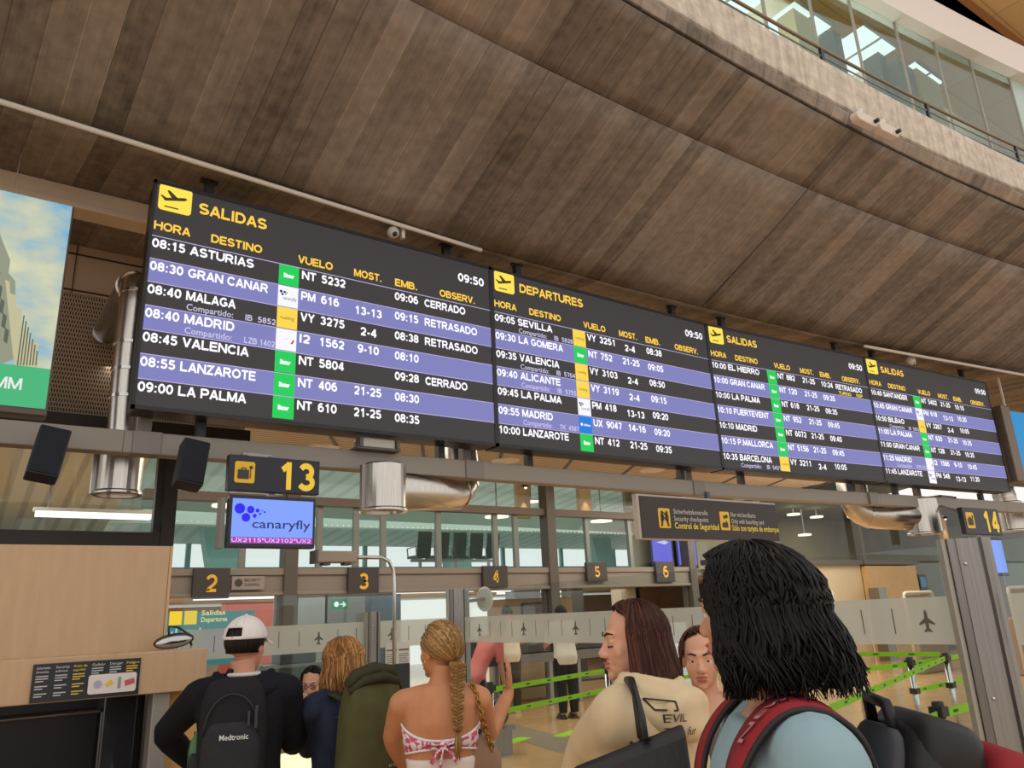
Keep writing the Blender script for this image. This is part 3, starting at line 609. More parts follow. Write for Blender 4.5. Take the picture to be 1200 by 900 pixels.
for bi in range(4):
    A, B = BP[bi], BP[bi + 1]; d = B - A; wd = d.length; k = wd / BW
    t = thing('departures_board', BLABEL[bi], 'departures board', A, math.atan2(d.y, d.x), 'departures boards under the concrete gallery')
    MB().box((wd / 2, .13, BH / 2), (wd - .03, .24, BH)).box((wd / 2, .28, BH / 2), (wd * .8, .08, BH * .7)).build('housing', mat('board_housing', rgb(34, 33, 36), .4, .2), t, bevel=.012)
    e = .015
    MB().box((wd / 2, .003, e), (wd, .024, .03)).box((wd / 2, .003, BH - e), (wd, .024, .03)).box((.012, .003, BH / 2), (.024, .024, BH)).box((wd - .012, .003, BH / 2), (.024, .024, BH)).build('frame', mat('board_frame', rgb(44, 43, 46), .35, .3), t)
    MB().quad((.024, -.001, .03), (wd - .024, -.001, .03), (wd - .024, -.001, BH - .03), (.024, -.001, BH - .03)).build('screen', E_bg, t)
    S = lambda x: x * k
    ic = MB().rrect(S(.045), 1.65, S(.045) + .25, 1.88, .03, -.006, -.001).build('pictogram', E_yel, t)
    mb = MB(); plane_icon(mb, S(.045) + .125, 1.765, .23, -.0085); mb.build('aeroplane_mark', mat('pictogram_ink', rgb(60, 48, 24), emit=1.), ic)
    MB().text(TITLES[bi], S(.355), 1.695, .098, S(.56 if bi != 1 else .86), y=-.005, bold=.04).build('title_text', E_or, t)
    for s_, x, x1 in (('HORA', .031, .305), ('DESTINO', .466, .885), ('VUELO', 1.20, 1.52), ('MOST.', 1.725, 2.0), ('EMB.', 2.14, 2.375), ('OBSERV.', 2.624, 3.03)):
        MB().text(s_, S(x), 1.468 - .03 * (x / 3), .073, S(x1 - x), y=-.005, bold=.036).build('column_heading', E_or, t)
    MB().text('09:50', S(2.84), 1.655, .088, S(.31), y=-.005, bold=.04).build('clock_text', E_wh, t)
    PITCH, TOP = .196, 1.41
    lm = MB()
    for r in range(7): z = TOP - PITCH * r; lm.quad((.024, -.0035, z - .004), (wd - .024, -.0035, z - .004), (wd - .024, -.0035, z + .003), (.024, -.0035, z + .003))
    lm.build('row_line', E_line, t)
    for r, row in enumerate(ROWS[bi]):
        z = TOP - PITCH * r
        if r % 2: MB().quad((.024, -.002, z - PITCH + .004), (wd - .024, -.002, z - PITCH + .004), (wd - .024, -.002, z - .004), (.024, -.002, z - .004)).build('row_band', E_band, t)
        zb = z - .098
        fields = [('time_text', row[0], .03, 0, .076, .246, 'l'), ('destination_text', row[1], .312, 0, .078, min(.0640 * len(row[1]), .69), 'l'), ('flight_code', row[4], 1.24, 0, .078, .128 if row[4] != 'I2' else .092, 'l'), ('flight_number', row[5], 1.42, 0, .078, .056 * len(row[5]), 'l'),
                  ('desk_text', row[6], 1.875, -.03 * (row[6] in ('13-13', '2-4')), .078, .052 * len(row[6]), 'c'), ('boarding_time', row[7], 2.138, -.008, .078, .248, 'l'), ('remark_text', row[8], 2.454, -.012, .078, .066 * len(row[8]), 'l')]
        for nm_, tx_, x_, dz_, h_, w_, al_ in fields:
            if tx_: MB().text(tx_, S(x_), zb + dz_, h_, S(w_), al_).build(nm_, E_wh, t)
        if row[2]:
            MB().text('Compartido:', S(.321), zb - .082, .052, S(.36), bold=.008).build('small_print', E_sub, t); MB().text(row[2], S(1.03), zb - .082, .052, S(.25), 'r', bold=.008).build('small_print', E_sub, t)
        if bi == 2 and r == 0: MB().text('TURNO', S(2.5), zb - .085, .05, S(.28), bold=.02).build('small_print', E_yel, t); MB().text('ESP', S(2.9), zb - .085, .05, S(.14), bold=.02).build('small_print', E_yel, t)
        tile(row[3], S(1.037), z - PITCH + .006, S(1.213), z - .004, t)
    # hangers up to the concrete and brackets down to the beam
    for x in (.45, wd - .45):
        MB().bar((x, .14, BH), (x, .14, BH + .25), .07).box((x, .14, BH + .24), (.2, .14, .03)).bar((x - .07, .14, BH + .2), (x + .07, .14, BH + .2), .05).build('hanger', M_black, t, bevel=.004)
    for x in (.55, wd - .5): MB().bar((x, .24, -.12), (x, .24, 0), .07).build('bracket', M_black, t)

# ---------------------------------------------------------------- grey service beam under the boards
BB = [Vector((-3, 6.24, 3.0)), Vector((.92, 6.24, 3.0)), Vector((7.48, 6.24, 3.0)), Vector((10.8, 6.0, 3.0)), Vector((14.2, 5.74, 3.0)), Vector((20, 5.2, 3.0))]
mb = MB()
for a, b in zip(BB[:-1], BB[1:]): mb.bar(a, b, .14, .17)
struct('beam_service', mb, mat('beam_grey', rgb(150, 142, 132), .5), bevel=.008)
mb = MB()
for x in (1.08, 4.0, 7.2, 10.6, 12.2): 
    y = 6.24 if x < 7.5 else 6.0; mb.bar((x, y + .1, 3.05), (x, y + .1, 5.3), .09).box((x, y - .005, 3.0), (.2, .16, .175))
struct('beam_hanger', mb, mat('beam_hanger_grey', rgb(134, 128, 120), .5, .1), bevel=.005)
# fittings on the beam
for px, py, w_, lab in ((437, 520, .32, 'grey metal junction box on the beam under the first board'), (1100, 580, .45, 'grey metal junction box on the beam under the last board')):
    p = P(px, py, Y=6.2); p.z = 3.10
    t = thing('junction_box', lab, 'box', p)
    MB().box((0, -.03, .045), (w_, .2, .09)).build('cover', mat('box_grey', rgb(178, 172, 164), .4, .4), t, bevel=.01)
    MB().box((0, -.02, -.005), (w_ * 1.3, .24, .02)).box((w_ * .55, -.1, .04), (.03, .1, .08)).box((-w_ * .55, -.1, .04), (.03, .1, .08)).build('tray', M_dgrey, t)

# ---------------------------------------------------------------- advertising boxes
t = thing('advertising_lightbox', 'lit picture billboard at upper left, cloudy sky over buildings and green MM strip', 'billboard', (.40, 6.2, 3.19))
H_ = P(80, 241, Y=6.2).z - 3.19; WD = 2.2
MB().box((-WD / 2, .09, H_ / 2 - .02), (WD + .03, .16, H_ + .06)).build('case', mat('lightbox_case', rgb(96, 84, 74), .4, .3), t, bevel=.01)
def sky_pic():
    m = bpy.data.materials.new('printed_sky'); m.use_nodes = True; nt = m.node_tree; b = nt.nodes['Principled BSDF']; L = nt.links.new
    tc = nt.nodes.new('ShaderNodeTexCoord'); mp = nt.nodes.new('ShaderNodeMapping'); mp.inputs['Scale'].default_value = (1.1, 1, 2.0); mp.inputs['Location'].default_value = (.35, 0, .2)
    n = nt.nodes.new('ShaderNodeTexNoise'); n.inputs['Scale'].default_value = 1.5; n.inputs['Detail'].default_value = 7
    r = nt.nodes.new('ShaderNodeValToRGB')
    for e, (p, c) in zip(r.color_ramp.elements, ((.36, rgb(96, 178, 222)), (.52, rgb(196, 206, 186)))): e.position = p; e.color = (*c, 1)
    e = r.color_ramp.elements.new(.64); e.color = (*rgb(226, 226, 182), 1)
    L(tc.outputs['Object'], mp.inputs[0]); L(mp.outputs[0], n.inputs['Vector']); L(n.outputs['Fac'], r.inputs[0]); b.inputs['Base Color'].default_value = (.01, .01, .01, 1)
    L(r.outputs[0], b.inputs['Emission Color']); b.inputs['Emission Strength'].default_value = .88; b.inputs['Roughness'].default_value = .3
    return m
MB().quad((-WD, -.002, .0), (0, -.002, .0), (0, -.002, H_), (-WD, -.002, H_)).build('picture', sky_pic(), t)
def em(name, r, g, b, k=.9): return mat(name, rgb(r, g, b), emit=k)
gz = P(52, 432, Y=6.2).z - 3.19
MB().quad((-WD, -.004, .0), (0, -.004, .0), (0, -.004, gz), (-WD, -.004, gz)).build('green_strip', em('printed_green', 66, 184, 122, .95), t)
MB().text('MM', P(25, 455, Y=6.2).x - .40, gz * .40, .085, .17, 'r', -.006, .0).build('strip_text', em('printed_white', 238, 244, 236), t)
pl = lambda px, py: (P(px, py, Y=6.2).x - .40, P(px, py, Y=6.2).z - 3.19)
mb = MB(); mb.add([(x, -.003, z) for x, z in ([(-WD, gz), (-.29, gz)] + [pl(*q) for q in ((18, 420), (18, 330), (10, 320), (12, 305), (0, 275))] + [(-WD, 1.2)])], [tuple(range(8))]); mb.build('printed_building', em('printed_facade', 158, 164, 140, .8), t)
mb = MB(); mb.add([(x, -.0032, z) for x, z in [pl(*q) for q in ((17, 434), (44, 434), (45, 402), (34, 402), (32, 386), (25, 384), (26, 362), (19, 360), (19, 346), (12, 344), (11, 330), (6, 328))]], [tuple(range(12))]); mb.build('printed_building', em('printed_facade_sun', 205, 200, 160, .85), t)
mb = MB()
for k in range(6):
    x, z = pl(1 + k * 2.6, 300 + k * 17); mb.add([(x - .04, -.0036, z - .1), (x - .015, -.0036, z - .12), (x - .015, -.0036, z - .02), (x - .04, -.0036, z)], [(0, 1, 2, 3)])
for k in range(7):
    x, z = pl(20 + k * 3.6, 425); mb.add([(x, -.0036, z - .02), (x + .008, -.0036, z - .02), (x + .004, -.0036, z + .36 - .045 * k), (x - .004, -.0036, z + .36 - .045 * k)], [(0, 1, 2, 3)])
mb.build('printed_windows', em('printed_shade', 104, 112, 96, .7), t)
for x in (-.38, -1.6): MB().bar((x, .06, H_), (x, .06, H_ + .45), .006).build('hanger_rod', M_steel, t)
A = P(1167, 478, Y=5.4); 
t = thing('advertising_lightbox', 'blue lit billboard cut off by the right edge of the photo', 'billboard', (14.45, 5.42, 3.42), -.1)
MB().box((1.0, .25, .62), (2.3, .3, 1.3)).box((-.13, .03, .62), (.26, .14, 1.3)).build('case', mat('lightbox_brown', rgb(120, 104, 90), .4, .4), t, bevel=.012)
MB().quad((.03, .09, .0), (2.0, .09, .0), (2.0, .09, 1.24), (.03, .09, 1.24)).build('picture', em('printed_blue', 20, 138, 196, 1.), t)
MB().bar((.35, .2, 1.27), (.35, .2, 1.9), .03).build('hanger_rod', M_white, t)

# ---------------------------------------------------------------- ventilation ducts with drum diffusers
def duct(lab, path, drum, r=.13, rd=.17, h=.4, bands=()):
    t = thing('ventilation_duct', lab, 'duct', (drum[0], drum[1], drum[2]))
    o = Vector(drum); pts = [Vector(p) - o for p in path]
    # round the bends
    sm = [pts[0]]
    for i in range(1, len(pts) - 1):
        a, b, c = pts[i - 1], pts[i], pts[i + 1]; ra = min(.28, (b - a).length * .48, (c - b).length * .48); p, q = b + (a - b).normalized() * ra, b + (c - b).normalized() * ra
        sm += [p.lerp(b, s).lerp(b.lerp(q, s), s) for s in (0, .2, .4, .6, .8, 1)]
    sm.append(pts[-1])
    MB().tube(sm, r, 24).build('pipe', M_duct, t, smooth=True)
    for i in list(range(1, len(sm) - 1, 2)) + [0]:
        d = (sm[i + 1] - sm[i]).normalized(); MB().tube([sm[i] - d * .012, sm[i] + d * .012], r + .008, 24).build('joint_band', M_chrome, t, smooth=False)
    MB().lathe([(rd * .9, h / 2 + .015), (rd, h / 2), (rd, -h / 2 + .03), (rd + .012, -h / 2 + .02), (rd + .012, -h / 2), (rd * .86, -h / 2), (rd * .8, -h / 2 + .08), (.02, -h / 2 + .1)], n=32).build('drum', M_duct, t, smooth=False, bevel=.003)
    MB().lathe([(.02, -h / 2 + .09), (rd * .55, -h / 2 + .05), (rd * .55, -h / 2 + .03), (.02, -h / 2 + .03)], n=24).build('diffuser_cone', M_dgrey, t, smooth=True)
    MB().box((-rd - .01, 0, 0), (.03, .05, h * .98)).build('clamp', M_steel, t)
    return t
D1 = P(140, 555, Y=6.55); duct('vertical steel air duct at left ending in a drum between two speakers', [(D1.x - .02, 8.12, 4.5), (D1.x - .02, 6.55, 4.5), (D1.x - .02, 6.55, 3.6), (D1.x, 6.55, 3.0), D1], D1, .115, .165, .34)
D2 = P(450, 573, Y=6.0); duct('bent steel air duct with drum right of the number 13 sign', [(P(527, 520, Y=6.7).x, 6.7, 4.6), (P(545, 575, Y=6.7).x, 6.7, P(545, 578, Y=6.7).z), (D2.x, D2.y, D2.z - .02)], D2, .17, .19, .4)
D3 = P(1081, 606, Y=5.95); duct('bent steel air duct with drum under the farthest board', [(P(998, 570, Y=6.55).x, 6.55, 4.6), (P(998, 570, Y=6.55).x, 6.55, P(1000, 602, Y=6.55).z), (D3.x, D3.y, D3.z)], D3, .215, .24, .52)
D4 = P(1183, 606, Y=6.25); duct('steel air duct drum right of the number 14 sign', [(D4.x - .1, 6.25, 4.9), (D4.x - .1, 6.25, 3.7), (D4.x, 6.25, 3.3), D4], D4, .19, .25, .52)

# ---------------------------------------------------------------- loudspeakers
def speaker(px, py, lab, tilt):
    p = P(px, py, Y=5.92); t = thing('loudspeaker', lab, 'loudspeaker', p); R = Matrix.Rotation(tilt, 3, 'Y') @ Matrix.Rotation(-.25, 3, 'X')
    MB().box((0, 0, 0), (.19, .15, .36), R).build('cabinet', mat('speaker_navy', rgb(30, 34, 46), .55), t, bevel=.012)
    MB().box(R @ Vector((0, -.079, 0)), (.165, .012, .335), R).build('grille', mat('speaker_grille', rgb(24, 28, 40), .8, bump=.4, scale=200), t)
    MB().bar(R @ Vector((0, .08, .05)), Vector((0, .22, .1)), .04).build('bracket', M_black, t)
speaker(56, 533, 'black wall loudspeaker left of the round air duct', .16)
speaker(224, 545, 'dark blue loudspeaker between the round air duct and the number 13 sign', .16)

# ---------------------------------------------------------------- check-in number signs
def suitcase(mb, cx, cz, s, y):
    mb.rrect(cx - .34 * s, cz - .34 * s, cx + .26 * s, cz + .16 * s, .05 * s, y, y + .002)
    for a, b in (((cx - .14 * s, cz + .16 * s), (cx - .14 * s, cz + .25 * s)), ((cx - .14 * s, cz + .25 * s), (cx + .08 * s, cz + .25 * s)), ((cx + .08 * s, cz + .25 * s), (cx + .08 * s, cz + .16 * s))):
        mb.bar((a[0], y + .001, a[1]), (b[0], y + .001, b[1]), .04 * s)
    mb.bar((cx + .34 * s, y + .001, cz - .3 * s), (cx + .34 * s, y + .001, cz + .26 * s), .03 * s); mb.lathe([(.09 * s, -.001), (.09 * s, .001)], (cx + .36 * s, y + .001, cz + .3 * s), 14, Matrix.Rotation(math.pi / 2, 3, 'X'))
def counter_sign(num, loc, lab, W, rz, full, back):
    up_ = 2.96 - loc[2]
    t = thing('counter_sign', lab, 'check-in sign', loc, rz)
    k = W / .66
    MB().box((0, .03, .46 * k), (W, .07, .25 * k)).build('number_panel', mat('sign_navy', rgb(30, 31, 46), .4), t, bevel=.004)
    ic = MB().rrect(-.29 * k, .39 * k, -.15 * k, .54 * k, .016 * k, -.009, -.006).build('pictogram', M_sign_y, t)
    mb = MB(); suitcase(mb, -.225 * k, .462 * k, .13 * k, -.013); mb.build('suitcase_mark', M_signblk, ic)
    MB().text(num, .165 * k, .36 * k, .2 * k, .255 * k, 'c', -.008, .04).build('number_text', mat('sign_yellow_lit', rgb(250, 205, 50), .5, emit=.85), t)
    MB().box((.005 * k, .05, .13 * k), (.62 * k, .07, .36 * k)).build('monitor', mat('monitor_black', rgb(30, 32, 44), .35), t, bevel=.006)
    MB().quad((-.285 * k, .012, -.02 * k), (.295 * k, .012, -.02 * k), (.295 * k, .012, .285 * k), (-.285 * k, .012, .285 * k)).build('screen', em('screen_sky_blue', 126, 160, 255, 1.), t)
    if full:
        mb = MB()
        for cx, cz, r in ((-.235, .215, .036), (-.16, .21, .026), (-.112, .205, .014), (-.08, .205, .005), (-.062, .196, .007), (-.093, .182, .008), (-.13, .168, .014), (-.19, .155, .03)): mb.disc(cx * k, cz * k, r * k, .008)
        mb.build('logo_dots', E_blue, t)
        MB().text('canaryfly', .065 * k, .085 * k, .06 * k, .42 * k, 'c', .008, .006).build('logo_text', em('screen_dark_text', 28, 34, 100, 1.), t)
        MB().quad((-.285 * k, .009, -.02 * k), (.295 * k, .009, -.02 * k), (.295 * k, .009, .022 * k), (-.285 * k, .009, .022 * k)).build('ticker', em('screen_magenta', 170, 50, 170, 1.), t)
        MB().text('UX2115*UX2102*UX2', .0 * k, -.013 * k, .028 * k, .56 * k, 'c', .006, .02).build('ticker_text', em('ticker_lilac', 215, 200, 255, 1.), t)
    MB().bar((-.1, .06, .5 * k), (-.1, back, up_), .03).bar((.1, .06, .5 * k), (.1, back, up_), .03).bar((-.12, back - .02, up_), (.12, back - .02, up_), .03).bar((0, .08, .24 * k), (0, .08, .5 * k), .05).build('mount', M_steel, t)
    MB().box((-.335 * k, .1, .12 * k), (.03, .1, .34 * k)).build('side_box', M_grey, t)
    return t
S = P(319, 640, Y=5.7); wS = P(374, 541, Y=5.7).x - P(267, 538, Y=5.7).x
counter_sign('13', (S.x, 5.7, S.z + .04), 'hanging check-in sign reading 13 above a blue airline monitor', wS, .02, True, .46)
S = P(1151, 611, Y=5.2); wS = (P(1171, 620, Y=5.2).x - P(1131, 618, Y=5.2).x) * .95
counter_sign('14', (S.x, 5.2, S.z - .46 * wS / .66), 'far check-in sign reading 14 behind the big steel post', wS, -.05, False, .64)

# ---------------------------------------------------------------- security checkpoint sign
SY = 6.05; a, b, c = P(745, 578, Y=SY), P(908, 588, Y=SY), P(752, 632, Y=SY)
W_, Hh = b.x - a.x, a.z - c.z
t = thing('security_sign', 'brown hanging security checkpoint sign reading Control de Seguridad', 'sign', (a.x, SY, c.z))
MB().box((W_ / 2, .036, Hh / 2), (W_, .07, Hh)).build('case', mat('sign_case', rgb(196, 184, 172), .5, .1), t, bevel=.01)
MB().box((W_ / 2 + .01, -.002, Hh / 2 - .005), (W_ - .06, .012, Hh - .04)).build('face', mat('sign_brown', rgb(54, 45, 42), .45), t)
u = lambda f: W_ * f
g = MB().rrect(u(.125), Hh * .26, u(.20), Hh * .70, .02, -.012, -.008).build('pictogram', M_sign_y, t)
mb = MB()
for x, lean in ((.148, 1), (.178, -1)):
    mb.disc(u(x), Hh * .60, .022, -.014); mb.bar((u(x), -.014, Hh * .56), (u(x), -.014, Hh * .42), .05, .002, up=(0, 1, 0)); mb.bar((u(x), -.014, Hh * .44), (u(x) - .018 * lean, -.014, Hh * .30), .028, .002, up=(0, 1, 0)); mb.bar((u(x), -.014, Hh * .53), (u(x) + .05 * lean, -.014, Hh * (.46 if lean > 0 else .60)), .018, .002, up=(0, 1, 0))
mb.build('people_mark', M_signblk, g)
g = MB().rrect(u(.545), Hh * .26, u(.615), Hh * .70, .02, -.012, -.008).build('pictogram', M_sign_y, t)
MB().add([(u(x), -.014, Hh * z) for x, z in ((.558, .32), (.60, .32), (.60, .42), (.588, .5), (.578, .43), (.565, .45), (.555, .40))], [tuple(range(7))]).add([(u(x), -.014, Hh * z) for x, z in ((.572, .52), (.604, .56), (.60, .64), (.568, .60))], [(0, 1, 2, 3)]).build('hand_mark', M_signblk, g)
E_sw, E_sy = mat('sign_lettering_white', rgb(226, 222, 220), .6), mat('sign_lettering_yellow', rgb(250, 224, 90), .6)
for x, ls, ws in ((.225, ('Sicherheitskontrolle', 'Security checkpoint', 'Control de Seguridad'), (.235, .235, .305)), (.628, ('Nur mit bordkarte', 'Only with boarding card', 'S\u00f3lo con tarjeta de embarque'), (.19, .25, .365))):
    MB().text(ls[0], u(x), Hh * .59, .055, u(ws[0]), y=-.012, bold=.0).text(ls[1], u(x), Hh * .43, .055, u(ws[1]), y=-.012, bold=.0).build('lettering', E_sw, t)
    MB().text(ls[2], u(x), Hh * .26, .066, u(ws[2]), y=-.012, bold=.02).build('lettering', E_sy, t)
MB().bar((u(.52), .09, Hh), (u(.52), .09, 2.95 - c.z), .05, .05).build('hanger', mat('hanger_blue_grey', rgb(88, 96, 112), .5), t)

# ---------------------------------------------------------------- door numbers
for n, px, py, w_, h_ in (('2', 248, 683.5, 42, 36), ('3', 426.5, 681, 35, 33), ('4', 581, 675.5, 28, 25), ('5', 700, 670, 23, 22), ('6', 780, 670, 21, 24)):
    p = P(px, py, Y=12.3); q = P(px + w_, py, Y=12.3); sc = q.x - p.x; hh = P(px, py - h_ / 2, Y=12.3).z - P(px, py + h_ / 2, Y=12.3).z
    t = thing('door_number_sign', 'dark square sign with yellow number %s above a security doorway' % n, 'number sign', (p.x, 12.3, p.z), 0, 'door number signs on the lintel')
    MB().box((0, .04, 0), (sc, .08, hh)).build('panel', M_signblk, t, bevel=.006)
    MB().text(n, 0, -hh * .29, hh * .58, hh * .36, 'c', -.004, .015).build('number_text', mat('number_yellow', rgb(236, 186, 60), .5), t)
p = P(291, 683, Y=12.34)
t = thing('notice_sticker', 'small printed notice on the lintel right of the number 2 sign', 'notice', p)
MB().box((0, 0, 0), (.5, .01, .2)).build('sheet', mat('notice_grey', rgb(150, 140, 132), .5), t)
MB().disc(-.15, 0, .06, -.008).text('SECURITY', .06, .02, .04, .26, 'c', -.008, 0).text('CONTROL', .06, -.05, .04, .24, 'c', -.008, 0).build('print', mat('notice_ink', rgb(70, 60, 58), .6), t)

# ---------------------------------------------------------------- wooden counter at left
CY = 4.8
a, b = P(0, 774, Y=CY), P(200, 640, Y=CY); xr = b.x
t = thing('wall_panel', 'large plain beech panel standing above the check-in counter at left', 'panel', (0, CY, a.z))
MB().box((xr / 2 - .9, .03, (b.z - a.z) / 2), (xr + 1.8, .06, b.z - a.z)).build('board', M_wood, t, bevel=.004)
MB().box((xr + .008, .03, (b.z - a.z) / 2), (.014, .064, b.z - a.z)).build('edge_strip', mat('pale_edge', rgb(206, 170, 126), .5), t)
R0, R1 = P(100, 768, Y=CY - .25).z, P(100, 820, Y=CY - .25).z; xe = P(242, 787, Y=CY - .25).x
t = thing('check_in_counter', 'wooden check-in counter with black opening under the beech panel', 'counter', (0, CY - .25, 0))
MB().box((xe / 2 - .9, .17, (R0 + R1) / 2), (xe + 1.8, .34, R0 - R1)).build('top_rail', M_wood, t, bevel=.006)
xa, xb = P(176, 850, Y=CY - .2).x, P(196, 850, Y=CY - .2).x
MB().box(((xa + xb) / 2, .1, R1 / 2), (xb - xa, .12, R1)).build('steel_upright', mat('upright_grey', rgb(160, 156, 150), .45, .3), t, bevel=.006)
MB().box(((xb + xe) / 2 + .01, .2, R1 / 2), (xe - xb, .1, R1)).build('side_panel', M_wood2, t)
MB().box((xa / 2 - .9, .26, R1 / 2), (xa + 1.8, .06, R1)).build('back_panel', mat('gloss_black', (.006, .006, .008), .25, spec=.25), t)
MB().box((xa - .13, .2, R1 / 2), (.16, .1, R1)).bar((-1, .17, R1 - .075), (xa - .22, .17, R1 - .07), .02).bar((xa - .21, .17, 0), (xa - .21, .17, R1 - .07), .02).build('inner_frame', mat('gloss_black_trim', (.02, .02, .024), .12, coat=1.), t, bevel=.008)
n = (P(37, 801, Y=CY - .27), P(164, 792, Y=CY - .27)); zt, zb_ = P(100, 775, Y=CY - .27).z - .0, P(100, 819, Y=CY - .27).z
t = thing('safety_notice', 'black multilingual safety notice stuck on the wooden counter rail', 'notice', (n[0].x, CY - .262, zb_))
Wn, Hn = n[1].x - n[0].x, zt - zb_
MB().box((Wn / 2, .004, Hn / 2), (Wn, .006, Hn)).build('sheet', mat('notice_navy', rgb(34, 36, 44), .4), t)
wp = MB().rrect(Wn * .51, Hn * .1, Wn * .97, Hn * .62, .012, -.003, -.001).build('picture_panel', mat('notice_white', rgb(226, 218, 214), .4), t)
MB().lathe([(.018, 0), (.018, .002)], (Wn * .60, -.004, Hn * .36), 16, Matrix.Rotation(math.pi / 2, 3, 'X')).build('picture_bottle', mat('pic_lilac', rgb(170, 170, 200), .5), wp)
MB().box((Wn * .71, -.004, Hn * .36), (.03, .002, .022), Matrix.Rotation(-.6, 3, 'Y')).build('picture_box', mat('pic_yellow', rgb(226, 196, 50), .5), wp)
MB().rrect(Wn * .79, Hn * .2, Wn * .82, Hn * .52, .006, -.005, -.004).build('picture_can', mat('pic_grey', rgb(150, 150, 140), .5), wp)
MB().box((Wn * .905, -.004, Hn * .36), (.045, .002, .026), Matrix.Rotation(-.25, 3, 'Y')).build('picture_case', mat('pic_red', rgb(190, 90, 100), .5), wp)
for i, (hd, x, yl) in enumerate((('Sicherheits-', .03, 0), ('Security', .20, 0), ('Aviso de', .36, 1), ('Gefahr', .53, 0), ('Danger', .70, 0), ('Peligro', .86, 1))):
    mb = MB(); mb.text(hd, Wn * x, Hn * .86, Hn * .065, Wn * .125, y=-.002, bold=.01)
    if i < 3: mb.text(('hinweise', 'advice', 'seguridad')[i], Wn * x, Hn * .76, Hn * .06, Wn * .11, y=-.002, bold=.01)
    for r in range(3 if i > 2 else 9):
        if i < 3 and r in (3, 6): continue
        z = Hn * ((.78 if i > 2 else .66) - .065 * r); L_ = Wn * (.11 if r % 3 < 2 else .07); mb.quad((Wn * x, -.002, z), (Wn * x + L_, -.002, z), (Wn * x + L_, -.002, z + Hn * .028), (Wn * x, -.002, z + Hn * .028))
    mb.build('text_column', mat('notice_text_yellow', rgb(226, 196, 70), .6) if yl else mat('notice_text_white', rgb(200, 200, 204), .6), t)
p = P(202, 762, Y=CY - .12)
t = thing('oval_mirror', 'small grey oval mirror on a wire arm on the wooden counter', 'mirror', (p.x, CY - .14, R0 + .045))
MB().ell((0, 0, 0), (.105, .03, .04), 20, 10, Matrix.Rotation(-.12, 3, 'Y')).build('housing', M_black, t, smooth=True)
MB().ell((-.004, -.018, -.002), (.095, .018, .032), 20, 10, Matrix.Rotation(-.12, 3, 'Y')).build('mirror_glass', mat('mirror_grey', (.5, .5, .5), .12, 1.), t, smooth=True)
MB().tube([(-.03, 0, .03), (-.03, .01, .075), (.02, .02, .07), (.08, .02, .03), (.1, .03, -.03)], .006, 6).build('arm', M_black, t, smooth=True)

# second counter: agent's desk with white lit front
t = thing('agent_desk', 'white check-in desk with lit panel between the two travellers at left', 'desk', (2.0, 4.6, 0))
MB().box((0, .0, 1.02), (1.5, .5, .05)).build('desk_top', M_wood, t, bevel=.006)
MB().box((-.1, -.1, .5), (1.3, .05, 1.0)).build('front_panel', mat('desk_white', rgb(236, 226, 206), .5), t)
MB().box((-.28, -.14, .92), (.32, .03, .26)).build('lit_panel', mat('desk_lit', rgb(255, 250, 206), emit=1.05), t)
t = thing('desk_monitor', 'dark monitor beside the seated agent', 'monitor', (2.3, 4.7, 1.047))
MB().box((0, 0, .2), (.4, .03, .26)).build('display', M_black, t, bevel=.006); MB().bar((0, .02, .0), (0, .02, .12), .04).box((0, .02, .01), (.18, .14, .02)).build('stand', M_black, t)
# backroom shelf with papers and gear behind the agent
t = thing('equipment_shelf', 'grey shelf of papers and equipment behind the agent', 'shelf', (2.95, 7.5, 0))
MB().box((0, .18, .65), (1.1, .02, 1.3)).build('back', M_grey, t)
for z in (.5, .95, 1.28): MB().box((0, 0, z), (1.1, .34, .03)).build('shelf_board', M_grey, t)
for x in (-.55, .55): MB().box((x, 0, .65), (.03, .34, 1.3)).build('side', M_grey, t)
for i, (x, z, w2, h2, c, lb) in enumerate(((-.3, .965, .3, .09, rgb(220, 220, 225), 'stack of white paper on the equipment shelf'), (.1, .965, .26, .13, rgb(190, 205, 220), 'pale blue box on the equipment shelf'), (-.2, 1.295, .34, .2, rgb(70, 72, 84), 'dark computer case on top of the equipment shelf'), (.28, 1.295, .3, .16, rgb(130, 140, 138), 'grey printer on top of the equipment shelf'))):
    q = MB().box((0, 0, h2 / 2), (w2, .24, h2)).box((0, -.125, h2 * .6), (w2 * .7, .01, h2 * .2)).build(('paper_stack', 'storage_box', 'computer_case', 'printer')[i], mat('shelf_item_%d' % i, c, .5), None, bevel=.008); q.location = (2.95 + x, 7.46, z + .003); tag(q, lb, ('paper', 'box', 'computer', 'printer')[i])
# paper notice on a stand left of the steel post
p = P(466, 778, Y=6.488)
t = thing('paper_notice', 'white printed sheet taped to the glass left of the braided hair', 'notice', p)
MB().box((0, 0, 0), (.24, .006, .36)).build('sheet', mat('paper', rgb(228, 222, 212), .6), t)
mb = MB()
for cx in (-.06, .06):
    mb.quad((cx - .05, -.005, .11), (cx + .05, -.005, .11), (cx + .05, -.005, .125), (cx - .05, -.005, .125))
    for r in range(14): mb.quad((cx - .05, -.005, .08 - r * .017), (cx + .045 - .02 * (r % 3 == 2), -.005, .08 - r * .017), (cx + .045 - .02 * (r % 3 == 2), -.005, .086 - r * .017), (cx - .05, -.005, .086 - r * .017))
mb.build('print', mat('print_grey', rgb(120, 114, 108), .6), t)
